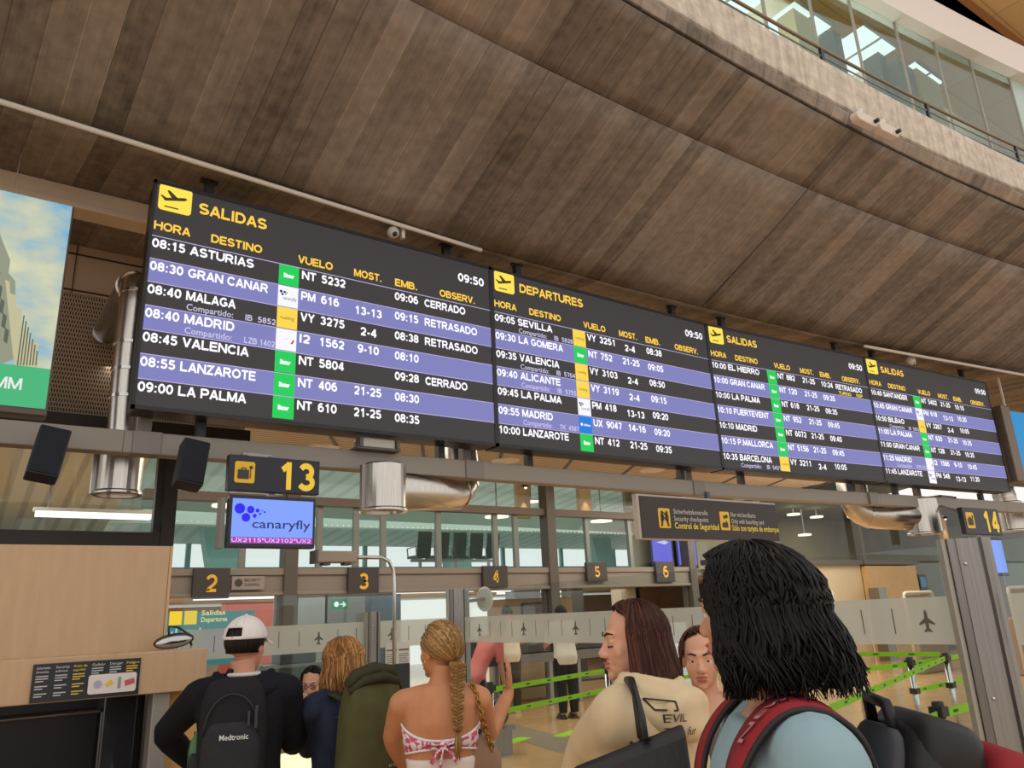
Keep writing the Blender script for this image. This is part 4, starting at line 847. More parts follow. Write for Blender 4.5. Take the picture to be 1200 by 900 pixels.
# steel goose-neck arm with a box on top
p = P(462, 700, Y=6.0); q = P(392, 653, Y=6.0)
t = thing('goose_neck_pole', 'thin steel goose-neck pole carrying a beige box over the doorway 3', 'pole', (p.x, 6.0, 0)); zt_ = q.z
MB().tube([(0, 0, .02), (0, 0, zt_ - .2), (-.012, 0, zt_ - .1), (-.05, 0, zt_ - .03), (-.12, 0, zt_), (q.x - p.x + .1, 0, zt_)], .016, 10).build('pole', M_chrome, t, smooth=True)
MB().lathe([(.1, 0), (.1, .015), (.02, .03)], n=20).build('base', M_steel, t)
MB().box((q.x - p.x, 0, zt_), (.34, .14, .09)).build('reader_box', mat('reader_beige', rgb(170, 152, 134), .5), t, bevel=.012)
MB().box((q.x - p.x - .17, 0, zt_), (.03, .13, .1)).build('end_cap', M_dgrey, t)
for dx in (-.08, .1): MB().box((q.x - p.x + dx, 0, zt_ - .055), (.06, .08, .02)).build('foot', M_dgrey, t)

# ---------------------------------------------------------------- glass partitions with frosted band
PX, PY, GT, GB = 4.0, 6.5, 1.88, .12
S0, S1 = 1.415, 1.64
def plane_mark(mb, at, s):
    poly = [(0, .5), (.07, .36), (.08, .12), (.36, -.12), (.36, -.2), (.08, -.1), (.07, -.34), (.18, -.44), (.18, -.5), (0, -.46), (-.18, -.5), (-.18, -.44), (-.07, -.34), (-.08, -.1), (-.36, -.2), (-.36, -.12), (-.08, .12), (-.07, .36)]
    mb.add([at(x * s, z * s) for x, z in poly], [tuple(range(len(poly)))])
def partition(lab, A, B, n_pl):
    A, B = Vector(A), Vector(B); d = (B - A); L = d.length; t = thing('glass_partition', lab, 'glass partition', A, math.atan2(d.y, d.x))
    MB().box((L / 2, 0, (GT + GB) / 2), (L, .012, GT - GB)).build('pane', G_pale, t)
    MB().quad((0, -.008, S0), (L, -.008, S0), (L, -.008, S1), (0, -.008, S1)).build('frosted_band', G_frost, t)
    mb, ml = MB(), MB(); n = int(L / .17)
    for i in range(n):
        x = .08 + i * .17
        if i % 4 == n_pl: plane_mark(mb, lambda a, b, x=x: (x + a, -.010, (S0 + S1) / 2 + b), .11)
        else: ml.quad((x - .003, -.010, S0 + .05), (x + .003, -.010, S0 + .05), (x + .003, -.010, S1 - .05), (x - .003, -.010, S1 - .05))
    ink = mat('band_ink', rgb(104, 96, 88), .6); mb.build('aeroplane_marks', ink, t); ml.build('dash_marks', ink, t)
    MB().box((L / 2, 0, GB - .04), (L, .05, .08)).build('bottom_rail', M_steel, t)
partition('glass partition with frosted aeroplane band behind the white cap, below doors 2 and 3', (1.5, PY, 0), (PX - .12, PY, 0), 2)
partition('glass partition with frosted aeroplane band between the two steel posts', (PX, PY - .1, 0), (PX, P(1133, 640, X=PX).y + .12, 0), 1)
partition('glass partition with frosted band right of the large steel post', (PX - .01, P(1133, 640, X=PX).y - .14, 0), (PX - .05, .2, 0), 1)
def post(lab, x, y, h, wd, rz):
    t = thing('steel_post', lab, 'post', (x, y, 0), rz)
    prof = [(-wd / 2, -.035), (-wd * .36, -.05), (-wd * .30, -.035), (wd * .2, -.035), (wd * .24, -.055), (wd * .34, -.055), (wd * .38, -.04), (wd * .5, -.03), (wd * .5, .05), (-wd * .5, .05)]
    MB().loft([[Vector((a, b, z)) for a, b in prof] for z in (0, h)]).build('profile', M_steel, t)
    MB().box((-wd * .56, .01, h / 2), (wd * .1, .06, h)).build('edge_strip', mat('post_edge', rgb(176, 172, 160), .4, .3), t)
    mb = MB()
    for z in (h - .12, h - .72, h - 1.3): mb.ell((-wd * .18, -.037, z), (.009, .006, .009), 10, 6)
    mb.build('screws', M_chrome, t, smooth=True)
    MB().box((0, 0, .01), (wd * 1.5, .16, .02)).build('base_plate', M_steel, t)
A = P(1133, 640, X=PX)
post('wide brushed steel post in the right foreground', PX, A.y, 1.905, .2, -.75)
post('tall dark steel post behind the woman with braided hair', PX - .02, PY - .02, 1.9, .19, -.3)
t = thing('round_mirror', 'round white mirror back on the tall steel post', 'mirror', P(568, 702, Y=6.6), .4)
MB().ell((0, 0, 0), (.02, .1, .12), 16, 10).build('shell', M_white, t, smooth=True); MB().bar((-.02, 0, 0), (-.34, -.02, -.02), .03).build('arm', M_grey, t)
X3 = P(434, 735, Y=6.45).x
post('slim steel post between the blonde woman and the braided woman', X3, 6.40, 1.72, .11, 0)
X3 = P(752, 690, X=5.2)
# ---------------------------------------------------------------- queue barriers
M_belt = mat('lime_belt', rgb(150, 214, 20), .6); M_post = M_chrome
def stanchion(x, y, lab, h=.98):
    t = thing('queue_post', lab, 'queue post', (x, y, 0), 0, 'chrome queue barrier posts')
    MB().lathe([(.17, 0), (.17, .012), (.15, .025), (.04, .035)], n=28).build('base', M_steel, t, smooth=True)
    MB().lathe([(.032, .03), (.032, h - .09)], n=20).build('pole', M_post, t, smooth=True)
    MB().lathe([(.038, h - .1), (.038, h - .01), (.03, h)], n=20).build('head', M_black, t, smooth=True)
    MB().box((0, 0, h - .06), (.09, .09, .06)).box((0, 0, h - .36), (.085, .085, .06)).build('belt_clip', M_black, t, bevel=.004)
st = {}
def sp(k, x, y, lab, **kw): st[k] = (x, y); stanchion(x, y, lab, **kw)
q = P(1065, 770, Z=.98); sp('a', q.x, q.y, 'chrome queue post left of the tallest one behind the glass at right')
q = P(1107, 765, Z=.98); sp('b', q.x, q.y, 'tall chrome queue post nearest the large steel post, far row')
q = P(1098, 822, Z=.98); sp('c', q.x, q.y, 'black-topped queue post just above the black and red backpack')
sp('e', 7.05, 7.9, 'queue post with black top beside the hoodie woman\'s face')
sp('f', 4.75, 7.15, 'queue post at the near end of the green belts by the steel post')
q = P(1003, 768, Z=.95); sp('g', q.x, q.y, 'queue post behind the long dark hair')
def belt(a, b, z, lab):
    A, B = Vector((*a, z)), Vector((*b, z)); d = (B - A).normalized(); o = MB().bar(A + d * .05, B - d * .05, .008, .052)
    t = o.build('queue_belt', M_belt, None); tag(t, lab, 'queue belt', 'lime green queue belts')
    mb = MB(); L = (B - A).length; nrm = Vector((d.y, -d.x, 0)); n = int(L / .42)
    for s_ in (-1, 1):
        for i in range(n):
            c = A + d * (.25 + i * .42) + nrm * .006 * s_; mb.bar(c - d * .035, c + d * .035, .002, .016)
    mb.build('printed_marks', mat('belt_ink', rgb(60, 84, 20), .6), t)
belt(st['f'], st['e'], .90, 'upper green belt in front of the two security staff')
belt(st['f'], st['e'], .67, 'lower green belt in front of the two security staff')
belt(st['e'], (11.0, 8.6), .90, 'upper green belt behind the hoodie woman\'s hair')
belt(st['e'], (11.0, 8.6), .67, 'lower green belt behind the hoodie woman\'s hair')
belt(st['g'], st['b'], .965, 'green belt farthest back behind the dark hair, upper')
belt(st['a'], (st['b'][0] + 2.5, st['b'][1] + .3), .90, 'green belt from the left chrome queue post to the steel post, upper')
belt(st['a'], (st['g'][0] - 2.5, st['g'][1] - .6), .90, 'green belt running left from the left chrome queue post')
belt(st['a'], (st['b'][0] + 2.5, st['b'][1] + .3), .62, 'green belt from the left chrome queue post, lower')
belt((st['c'][0] - 1.2, st['c'][1] - .25), st['c'], .90, 'near green belt running left from the black-topped queue post')
belt(st['c'], (st['c'][0] + 1.9, st['c'][1] + .15), .90, 'near green belt running right from the black-topped queue post')
belt((st['c'][0] - .5, st['c'][1] + .55), st['b'], .92, 'sloping green belt rising to the tall chrome queue post')
# lime floor markers
for px, py, lab in ((604, 868, 'small lime floor marker below the grey floor strip'), (665, 860, 'tiny lime floor marker by the hoodie sleeve')):
    q = P(px, py, Z=0); tag(MB().bar((q.x - .25, q.y - .1, .002), (q.x + .25, q.y + .1, .002), .2, .003).build('floor_marker', M_belt), lab, 'floor marker')

# ---------------------------------------------------------------- security tables and scanners
M_tab = mat('table_dark', rgb(58, 50, 46), .4)
for i, (px, lab) in enumerate(((566, 'dark security table with steel legs behind the bending person in pink'), (632, 'dark security table between the two security staff'), (706, 'dark security table right of the second guard, behind the hoodie woman'))):
    x = P(px, 790, Y=11.9).x
    t = thing('security_table', lab, 'table', (x, 12.32, 0), 0, 'security tables in a row')
    MB().box((0, 0, .9), (1.05, .6, .06)).box((0, -.31, .82), (1.05, .02, .1)).build('table_top', mat('table_edge', rgb(120, 112, 106), .3, .6), t)
    MB().box((0, .05, 1.08), (1.02, .4, .28)).build('conveyor_box', M_tab, t, bevel=.01)
    for sx in (-.42, .42): MB().box((sx, -.2, .44), (.08, .08, .88)).build('leg', M_steel, t)
    MB().box((0, .1, .35), (.9, .3, .04)).build('lower_shelf', M_tab, t)
def scanner(x, y, z, wd, hh, lab, glow, rz=0.):
    t = thing('scanner_frame', lab, 'scanner', (x, y, 0), rz)
    mb = MB(); zt = z + hh / 2; zb = z - hh / 2
    pts = [(-wd / 2, 0, .1), (-wd / 2, 0, zt - .08)] + [(-wd / 2 + .08 - .08 * math.cos(a), 0, zt - .08 + .08 * math.sin(a)) for a in (.4, .8, 1.2)] + [(-wd / 2 + .08, 0, zt), (wd / 2 - .08, 0, zt)] + [(wd / 2 - .08 + .08 * math.sin(a), 0, zt - .08 + .08 * math.cos(a)) for a in (.4, .8, 1.2)] + [(wd / 2, 0, zt - .08), (wd / 2, 0, .1)]
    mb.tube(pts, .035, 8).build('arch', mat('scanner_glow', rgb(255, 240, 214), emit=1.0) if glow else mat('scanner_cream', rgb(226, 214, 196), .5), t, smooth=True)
    MB().box((0, .1, zb / 2), (wd, .5, zb)).build('body', mat('scanner_body', rgb(150, 136, 118), .5), t, bevel=.03)
    MB().box((0, .06, (zt + zb) / 2), (wd - .14, .02, hh - .1)).build('curtain', mat('scanner_curtain', rgb(150, 128, 100), .6), t)
p = P(632, 722, Y=13.2)
t = thing('baggage_scanner', 'sandy baggage scanner with rounded window above the frosted band', 'scanner', (p.x, 13.2, 0))
MB().box((0, .3, .97), (1.75, .7, 1.94)).build('body', mat('scanner_sand', rgb(196, 166, 128), .5), t, bevel=.04)
MB().rrect(-.5, 1.55, .5, 1.86, .06, -.06, -.045).build('window_frame', M_black, t); MB().rrect(-.45, 1.58, .45, 1.82, .04, -.07, -.06).build('window_glass', mat('scan_window', rgb(150, 130, 122), .3), t)
XRW = P(886, 660, Y=12.3).x
# right end: beige and golden wall panels on the facade, glazed upper office, scanner frames
a, b = P(830, 655, Y=12.4), P(1003, 640, Y=12.4); c = P(1062, 645, Y=12.4)
struct('wall_right', MB().box(((a.x + b.x) / 2, 12.45, 1.27), (b.x - a.x, .14, 2.54)), mat('beige_panel', rgb(226, 194, 158), .5, var=.04, scale=2))
struct('wall_right_return', MB().box(((b.x + c.x) / 2 + .02, 12.3, 1.25), (c.x - b.x, .14, 2.5)), M_wood2)
struct('trim_11', MB().box(((a.x + c.x) / 2, 12.35, 2.6), (c.x - a.x + .4, .25, .12)).box((b.x + .02, 12.3, 3.4), (.14, .2, 1.7)), M_dgrey)
struct('column', MB().box((b.x + .1, 12.05, .95), (.4, .3, 1.9)), M_steel)
struct('window_90', MB().quad((a.x - .6, 12.4, 2.66), (c.x + 25, 12.4, 2.66), (c.x + 25, 12.4, ZC + .3), (a.x - .6, 12.4, ZC + .3)), G_teal)
struct('wall_right_glass', MB().box((c.x + 13, 12.5, 1.3), (26, .06, 2.6)), mat('dark_teal_glass', rgb(86, 96, 90), .12))
struct('wall_office_right', MB().box((34, 16.6, 3.2), (36, .1, 4)), mat('tan_office', rgb(140, 120, 92), .7, var=.2, scale=.8))
struct('ceiling_office_right', MB().box((34, 14.6, 4.5), (36, 4, .06)), mat('office_ceiling', rgb(150, 136, 112), .7))
struct('floor_office_right', MB().box((34, 14.6, 2.58), (36, 4, .06)), M_dgrey)
for i, (px, py) in enumerate(((930, 603), (957, 606), (943, 627))):
    q = P(px, py, Y=14.5); s = thing('office_lamp', ['ceiling lamp left inside the upper right office', 'small bright lamp right inside the upper right office', 'lower ceiling lamp inside the upper right office'][i], 'lamp', q, group='upper office lamps')
    MB().lathe([(.02, -.03), (.2, -.02), (.2, .03), (.02, .05)]).build('diffuser', E_lamp, s); MB().bar((0, 0, .04), (0, 0, 4.45 - q.z), .02).build('stem', M_grey, s)
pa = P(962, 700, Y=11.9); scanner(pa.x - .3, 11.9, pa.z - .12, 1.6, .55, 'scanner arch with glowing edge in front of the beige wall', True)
pa = P(1085, 702, Y=9.5); scanner(pa.x - .3, 9.5, pa.z - .12, 1.25, .55, 'cream scanner arch left of the large steel post', False)
pa = P(1192, 700, Y=7.5); scanner(pa.x + .3, 7.5, pa.z - .1, 1.3, .6, 'cream scanner arch right of the large steel post', False)
t = thing('info_screen', 'small blue information screen on the dark teal wall', 'screen', P(1081, 683, Y=12.43))
MB().box((0, 0, 0), (.42, .06, .5)).build('case', M_black, t); MB().box((0, -.035, .02), (.3, .01, .3)).build('display', em('info_blue', 60, 110, 150, .9), t)
# violet advert screens upstairs near door 6
for i, (px, w_) in enumerate(((776, .62), (805, .62))):
    q = P(px, 645, Y=12.9); t = thing('advert_screen', ['violet advert screen upstairs under the security sign, left one', 'violet advert screen upstairs under the security sign, right one'][i], 'screen', (q.x, 12.9, z_lt + .05), 0, 'violet advert screens upstairs')
    MB().box((0, .05, .4), (w_ + .1, .08, .9)).build('case', M_black, t); MB().box((0, 0, .42), (w_, .02, .78)).build('display', em('advert_violet', 110, 104, 226, 1.), t)
    MB().add([(x, -.013, z) for x, z in ((-.2, .55), (.1, .6), (.22, .55), (.1, .5))], [(0, 1, 2, 3)]).build('picture_cloud', em('advert_pale', 220, 210, 240, 1.), t)
struct('wall_upper_stub', MB().box((P(785, 640, Y=13.2).x, 13.2, z_lt + .6), (2.6, .06, 1.2)), mat('stub_wall', rgb(168, 150, 126), .7))
# lit wall-washers upstairs
for i, (px, py) in enumerate(((616, 571), (688, 571), (1108, 608))):
    q = P(px, py, Y=12.7 if i < 2 else 11.5); s = thing('wall_washer', ['small wall light with warm cone left of the long mullion', 'small wall light with warm cone right of the long mullion', 'wall light with warm cone left of the number 14 sign'][i], 'wall light', q, group='warm wall lights')
    MB().lathe([(.05, .0), (.07, .06), (.02, .09)], n=14).build('shade', M_black, s); MB().ell((0, 0, -.005), .035, 10, 6).build('bulb', E_lamp, s)
    l = bpy.data.lights.new('wall_washer_beam', 'SPOT'); l.energy = 22; l.color = (1, .72, .4); l.spot_size = .9; l.spot_blend = .6
    lo = bpy.data.objects.new('wall_washer_beam', l); COL.objects.link(lo); lo.location = q + Vector((0, -.02, -.06)); lo.parent = None
    struct('wall_pier', MB().box((q.x, q.y + .14, q.z - .25), (.34, .1, .75)), mat('pier_tan', rgb(190, 160, 120), .6))
# round ceiling downlights
for i, (px, py, on) in enumerate(((379, 526, 0), (592, 541, 0), (838, 525, 0), (764, 552, 1), (622, 588, 1))):
    q = P(px, py, Z=ZC - .03) if i < 4 else P(px, py, Y=14.)
    s = thing('downlight', ['round unlit ceiling light behind the beam above number 13', 'round grey ceiling light under the second board', 'round ceiling light right of the security sign hanger', 'bright oval ceiling light left of the security sign', 'bright oval lamp behind the glass above door 4'][i], 'downlight', q, group='round ceiling lights')
    MB().lathe([(.24, 0), (.26, .02), (.26, .04), (.0, .04)], n=28).build('ring', M_white, s)
    if i == 4: MB().lathe([(.015, .04), (.015, 1.6)], n=8).build('stem', M_grey, s); MB().lathe([(.0, -.004), (.23, -.002), (.23, .01)], n=28).build('diffuser', E_lamp if on else mat('dim_diffuser', rgb(196, 200, 196), .3), s)
# coloured shop board and red columns deep inside door 2
q = P(246, 741, Y=18.)
t = thing('information_board', 'green and blue information board with yellow squares inside doorway 2', 'sign', (q.x, 18, .9)); z0 = q.z - .9
MB().box((0, .05, z0 - .12), (1.9, .06, 1.1)).build('panel', em('info_teal', 52, 128, 130, .8), t)
for dx in (-.72, -.42): MB().box((dx, -.0, z0 + .32), (.25, .03, .28)).build('yellow_square', em('info_yellow', 250, 210, 30, .9), t)
MB().text('Salidas', -.2, z0 + .36, .1, .5, bold=.01, y=-.0).text('Departures', -.2, z0 + .22, .1, .55, bold=.01, y=.0).build('lettering', em('info_cream', 250, 236, 150, .9), t)
MB().box((.1, -.0, z0 - .18), (.55, .02, .4)).build('blue_sheet', em('info_blue_sheet', 80, 130, 230, .9), t)
mb = MB()
for k in range(9): mb.box((-.85 + k * .08, 0, z0 - .2 + .03 * (k % 3)), (.03, .02, .5 - .06 * (k % 2)))
for sx in (-.85, .85): MB().bar((sx, .06, -.9), (sx, .06, z0 - .6), .06).build('leg', M_grey, t)
mb.build('bar_marks', em('info_pale', 160, 210, 216, .9), t)
q = P(294, 735, Y=19.4); struct('column_red', MB().box((q.x, 19.5, 1.1), (1.3, .3, 2.2)), mat('red_wall', rgb(190, 96, 84), .6))
for i, (px, c, w_) in enumerate(((352, rgb(150, 160, 164), 1.0), (400, rgb(120, 126, 130), .9), (448, rgb(70, 90, 110), .7), (614, rgb(120, 128, 140), .8), (672, rgb(90, 90, 90), .4), (735, rgb(206, 190, 170), .7), (755, rgb(120, 90, 60), .9))):
    q = P(px, 720, Y=16.); struct('column_inner', MB().box((q.x, 16, 1.1), (w_, .4, 2.2)), mat('inner_%d' % i, c, .5))
t = thing('exit_sign', 'small green exit sign inside doorway 3', 'sign', P(398, 708, Y=15.)); MB().box((0, 0, 0), (.36, .05, .2)).build('case', em('exit_green', 40, 130, 90, .9), t); q = z_lt - .23 - P(398, 708, Y=15.).z; MB().bar((-.12, 0, .1), (-.12, 0, q), .015).bar((.12, 0, .1), (.12, 0, q), .015).build('hanger', M_grey, t)
MB().text('\u2192', 0.06, -.05, .1, .12, 'c', -.03).disc(-.08, 0, .05, -.03).build('mark', E_wh, t)

# ---------------------------------------------------------------- people
def skin_mat(name, c):
    m = mat(name, c, .5, var=.08, scale=14, spec=.35)
    b = m.node_tree.nodes['Principled BSDF']; b.inputs['Subsurface Weight'].default_value = .08; b.inputs['Subsurface Radius'].default_value = (.02, .008, .004)
    return m
def hair_mat(name, c1, c2, c3=None, rough=.42):
    if name in MATS: return MATS[name]
    m = bpy.data.materials.new(name); m.use_nodes = True; nt = m.node_tree; b = nt.nodes['Principled BSDF']
    g = nt.nodes.new('ShaderNodeNewGeometry'); r = nt.nodes.new('ShaderNodeValToRGB'); r.color_ramp.elements[0].color = (*c1, 1); r.color_ramp.elements[1].color = (*c2, 1)
    if c3: e = r.color_ramp.elements.new(.55); e.color = (*c3, 1)
    nt.links.new(g.outputs['Random Per Island'], r.inputs[0]); nt.links.new(r.outputs[0], b.inputs['Base Color'])
    b.inputs['Roughness'].default_value = rough; b.inputs['Specular IOR Level'].default_value = .2
    MATS[name] = m; return m
def cloth_mat(name, c, var=.12, scale=9, rough=.85): return mat(name, c, rough, var=var, scale=scale, bump=.12, spec=.2)

M_iris = mat('iris_brown', rgb(52, 34, 24), .2); M_sclera = mat('eye_white', rgb(226, 218, 212), .25); M_lip = mat('lips', rgb(176, 96, 88), .45); M_brow = mat('brow_hair', rgb(44, 32, 26), .8)

def smooth(a, b, x):
    t = max(0., min(1., (x - a) / (b - a))); return t * t * (3 - 2 * t)

class Person:
    def __init__(s, label, x, y, h, yaw, skin, head_yaw=0., head_pitch=0., head_roll=0., head_off=(0, 0, 0), fem=True, voxel=.006, lean=0., lean_side=0., build=1.0, group=None):
        s.h, s.k, s.fem, s.vox, s.bd = h, h / 1.7, fem, voxel, build
        s.root = thing('person', label, 'person', (x, y, 0), yaw, group)
        s.Rw = Matrix.Translation((x, y, 0)) @ Matrix.Rotation(yaw, 4, 'Z'); s.inv = s.Rw.inverted()
        s.skin = skin; s.lean, s.ls = lean, lean_side
        s.Ht = Matrix.Translation(s.bend(Vector((0, .015, 1.585)) * s.k) + Vector(head_off)) @ Euler((-head_pitch, head_roll, head_yaw), 'XYZ').to_matrix().to_4x4() @ Matrix.Scale(s.k, 4)
        f = fem
        s.rings = [(.80, .15, .105, 0), (.92, .172 if f else .165, .118, -.005), (1.03, .142 if f else .155, .1, 0), (1.10, .132 if f else .15, .092, .0), (1.2, .145 if f else .16, .102, .0), (1.30, .160 if f else .175, .112, -.002), (1.37, .165 if f else .18, .096, -.008), (1.415, .125 if f else .14, .075, -.012), (1.45, .072, .06, -.012)]
    def bend(s, p):
        p = Vector(p); z = p.z / s.k
        if z > .95: p.y += s.lean * (z - .95); p.x += s.ls * (z - .95)
        return p
    def L(s, p): return s.inv @ Vector(p)
    def shoulder(s, sd): return s.bend(Vector((sd * (.165 if s.fem else .185) * s.bd, -.008, 1.375)) * s.k)
    def torso(s, mb, off, z0, z1, n=24):
        zs = [r[0] for r in s.rings]; rings = []
        for i in range(25):
            z = z0 + (z1 - z0) * i / 24; rx = np.interp(z, zs, [r[1] for r in s.rings]) * s.bd + off; ry = np.interp(z, zs, [r[2] for r in s.rings]) * s.bd + off; yo = np.interp(z, zs, [r[3] for r in s.rings])
            ring = []
            for k in range(n):
                a = 2 * math.pi * k / n; c, q = math.cos(a), math.sin(a)
                ring.append(s.bend(Vector((rx * math.copysign(abs(c) ** .85, c), yo + ry * math.copysign(abs(q) ** .85, q), z)) * s.k))
            rings.append(ring)
        mb.loft(rings)
    def surf(s, x, z, off, back=True):
        """point on the torso's back (or front) at local x, z"""
        zs = [r[0] for r in s.rings]; rx = np.interp(z, zs, [r[1] for r in s.rings]) * s.bd + off; ry = np.interp(z, zs, [r[2] for r in s.rings]) * s.bd + off; yo = np.interp(z, zs, [r[3] for r in s.rings])
        q = max(0, 1 - min(1, abs(x) / rx) ** 2) ** .5
        return s.bend(Vector((x, yo + (-1 if back else 1) * ry * q, z)) * s.k)
    def arm_pts(s, sd, arm):
        S = s.shoulder(sd); E, W = arm
        return S, Vector(E), Vector(W)
    def arm(s, mb, sd, arm, off, t1=1.):
        S, E, W = s.arm_pts(sd, arm); k = s.k; r = [.056, .053, .047, .042, .039, .041, .036, .028]
        up = [S.lerp(E, t) for t in (0, .3, .65, .93)] + [E.lerp(W, t) for t in (.06, .25, .6, 1)]
        n = len(up) if t1 >= 1 else max(2, int(len(up) * t1)); mb.tube(up[:n], [(x + off) * k for x in r[:n]], 14); mb.ell(S, (.058 + off) * k, 14, 9)
        mb.tube([s.bend(Vector((sd * .05, -.01, 1.40)) * k), S + Vector((0, 0, .006)) * k], [(.058 + off) * k, (.056 + off) * k], 14)
    def legs(s, mb, off, z0=.06, z1=.9):
        k = s.k
        for sd in (-1, 1):
            P_ = [(sd * .088, 0, z1), (sd * .09, .005, .72), (sd * .092, .01, .5), (sd * .095, -.012, .33), (sd * .098, -.01, z0)]
            mb.tube([Vector(p) * k for p in P_], [(x + off) * k for x in (.088, .078, .056, .053, .038)], 14)
    def hand(s, mb, W, d, palm, sd, curl=.6, k=None):
        k = k or s.k; d = Vector(d).normalized(); n = Vector(palm); n = (n - d * n.dot(d)).normalized(); a = d.cross(n) * sd   # a: toward the thumb
        W = Vector(W); c = W + d * .05 * k
        R = Matrix((a, n, d)).transposed(); mb.ell(c, (.042 * k, .017 * k, .05 * k), 14, 10, R)
        mb.tube([W - d * .03 * k, W + d * .02 * k], [.026 * k, .028 * k], 10, sq=1.)
        for i, (o, l) in enumerate(((.031, .072), (.010, .08), (-.011, .074), (-.031, .058))):
            p = W + d * .088 * k + a * o * k; pts = [p - d * .02 * k, p]; dd = d.copy()
            for j in range(3):
                ang = curl * (.5 + .5 * j); dd = (d * math.cos(ang * (j + 1) * .6) + n * math.sin(ang * (j + 1) * .6)); p = p + dd * l * k * (.42, .32, .26)[j]; pts.append(p.copy())
            mb.tube(pts, [.0095 * k, .0098 * k, .009 * k, .0082 * k, .006 * k], 8)
        p = W + d * .03 * k + a * .036 * k
        mb.tube([p - a * .012 * k, p + (a * .6 + d * .7) * .03 * k + n * .01 * k, p + (a * .45 + d) * .055 * k + n * .022 * k], [.014 * k, .011 * k, .0075 * k], 8)
    def head(s, mb, closed=False):
        M0 = mb.M; mb.M = s.Ht; f = s.fem
        mb.ell((0, -.015, .03), (.074, .094, .088), 28, 18); mb.ell((0, .022, -.028), (.062, .068, .084), 24, 16)
        mb.ell((0, .036, -.075), (.043 if f else .05, .05, .036), 18, 12); mb.ell((0, .074, -.098), (.019, .017, .016), 12, 8)
        mb.ell((0, .072, .022), (.05, .02, .016), 18, 10)
        mb.tube([(0, .078, .016), (0, .092, -.012), (0, .105, -.034), (0, .100, -.043)], [.009, .0092, .0115, .0085], 10)
        for sd in (-1, 1):
            mb.ell((sd * .0125, .096, -.039), .0088, 10, 8); mb.ell((sd * .034, .052, -.026), (.028, .024, .03), 14, 10)
            mb.ell((sd * .075, -.008, -.008), (.011, .02, .032), 12, 10)
            mb.ell((sd * .031, .0695, .0062 if not closed else .002), (.0165, .0158, .0092 if not closed else .013), 12, 8); mb.ell((sd * .031, .068, -.0115), (.0155, .014, .006), 12, 8)
        mb.ell((0, .086, -.062), (.024, .0115, .006), 14, 8); mb.ell((0, .084, -.0745), (.02, .0125, .0075), 14, 8)
        mb.M = M0
        c = s.Ht @ Vector((0, -.025, -.06)); b = s.bend(Vector((0, -.012, 1.43)) * s.k); mb.tube([c, c.lerp(b, .5), b, b - Vector((0, 0, .05))], [.054 * s.k, .052 * s.k, .058 * s.k, .075 * s.k], 18)
    def face(s, body, closed=False, lip=True):
        M = s.Ht
        for sd in (-1, 1):
            if not closed:
                mb = MB(); mb.M = M; mb.ell((sd * .031, .070, -.002), .0122, 14, 10); e = mb.build('eye', M_sclera, body, smooth=True)
                mb = MB(); mb.M = M; mb.ell((sd * .031, .079, -.002), (.0058, .004, .0058), 12, 8); mb.build('iris', M_iris, e, smooth=True)
            else:
                mb = MB(); mb.M = M; mb.tube([(sd * .017, .081, -.009), (sd * .031, .0865, -.0135), (sd * .046, .075, -.010)], .0022, 6); mb.build('eyelashes', M_brow, body, smooth=True)
            mb = MB(); mb.M = M; mb.tube([(sd * .014, .091, .0215), (sd * .032, .0875, .028), (sd * .049, .072, .024)], [.0036, .004, .002], 6); mb.build('eyebrow', M_brow, body, smooth=True)
        if lip:
            mb = MB(); mb.M = M; mb.ell((0, .0885, -.0615), (.0235, .0105, .0052), 14, 8); mb.ell((0, .087, -.074), (.0195, .0115, .0068), 14, 8); mb.build('lips', M_lip, body, smooth=True)
    def body(s, arms, hands=None, closed=False):
        mb = MB(); s.head(mb, closed); s.torso(mb, 0, .82, 1.45); s.legs(mb, 0); 
        for sd in (-1, 1):
            if not arms.get(sd): continue
            s.arm(mb, sd, arms[sd], 0); S, E, W = s.arm_pts(sd, arms[sd]); hd = (hands or {}).get(sd, {}); s.hand(mb, W, hd.get('d', W - E), hd.get('palm', Vector((-sd, 0, 0))), hd.get('sd', -sd), hd.get('curl', .5))
        for sd in (-1, 1): mb.ell(Vector((sd * .098, .055, .035)) * s.k, Vector((.045, .12, .035)) * s.k)
        return mb.build('body', s.skin, s.root, remesh=s.vox, relax=5)
    def garment(s, name, m, arms=None, z0=.85, z1=1.44, off=.016, sleeve=1., hood=None, flare=0., voxel=None, extra=None, relax=4):
        mb = MB(); s.torso(mb, off, z0, z1)
        for sd in (-1, 1):
            if arms and arms.get(sd) and sleeve > 0: s.arm(mb, sd, arms[sd], off * .9, sleeve)
        if extra: extra(mb)
        return mb.build(name, m, s.root, remesh=voxel or max(.009, s.vox), relax=relax)
    def trousers(s, m, off=.014, zt=.98, shoes=None, z0=.09):
        mb = MB(); s.legs(mb, off, z0); s.torso(mb, off * .9, .80, zt); o = mb.build('trousers', m, s.root, remesh=.011, relax=2)
        mb = MB()
        for sd in (-1, 1): mb.ell(Vector((sd * .098, .055, .045)) * s.k, Vector((.052, .135, .045)) * s.k); mb.box(Vector((sd * .098, .055, .012)) * s.k, Vector((.095, .25, .024)) * s.k)
        mb.build('shoes', shoes or mat('shoe_dark', rgb(40, 36, 36), .5), s.root, remesh=.008, relax=2)
        return o
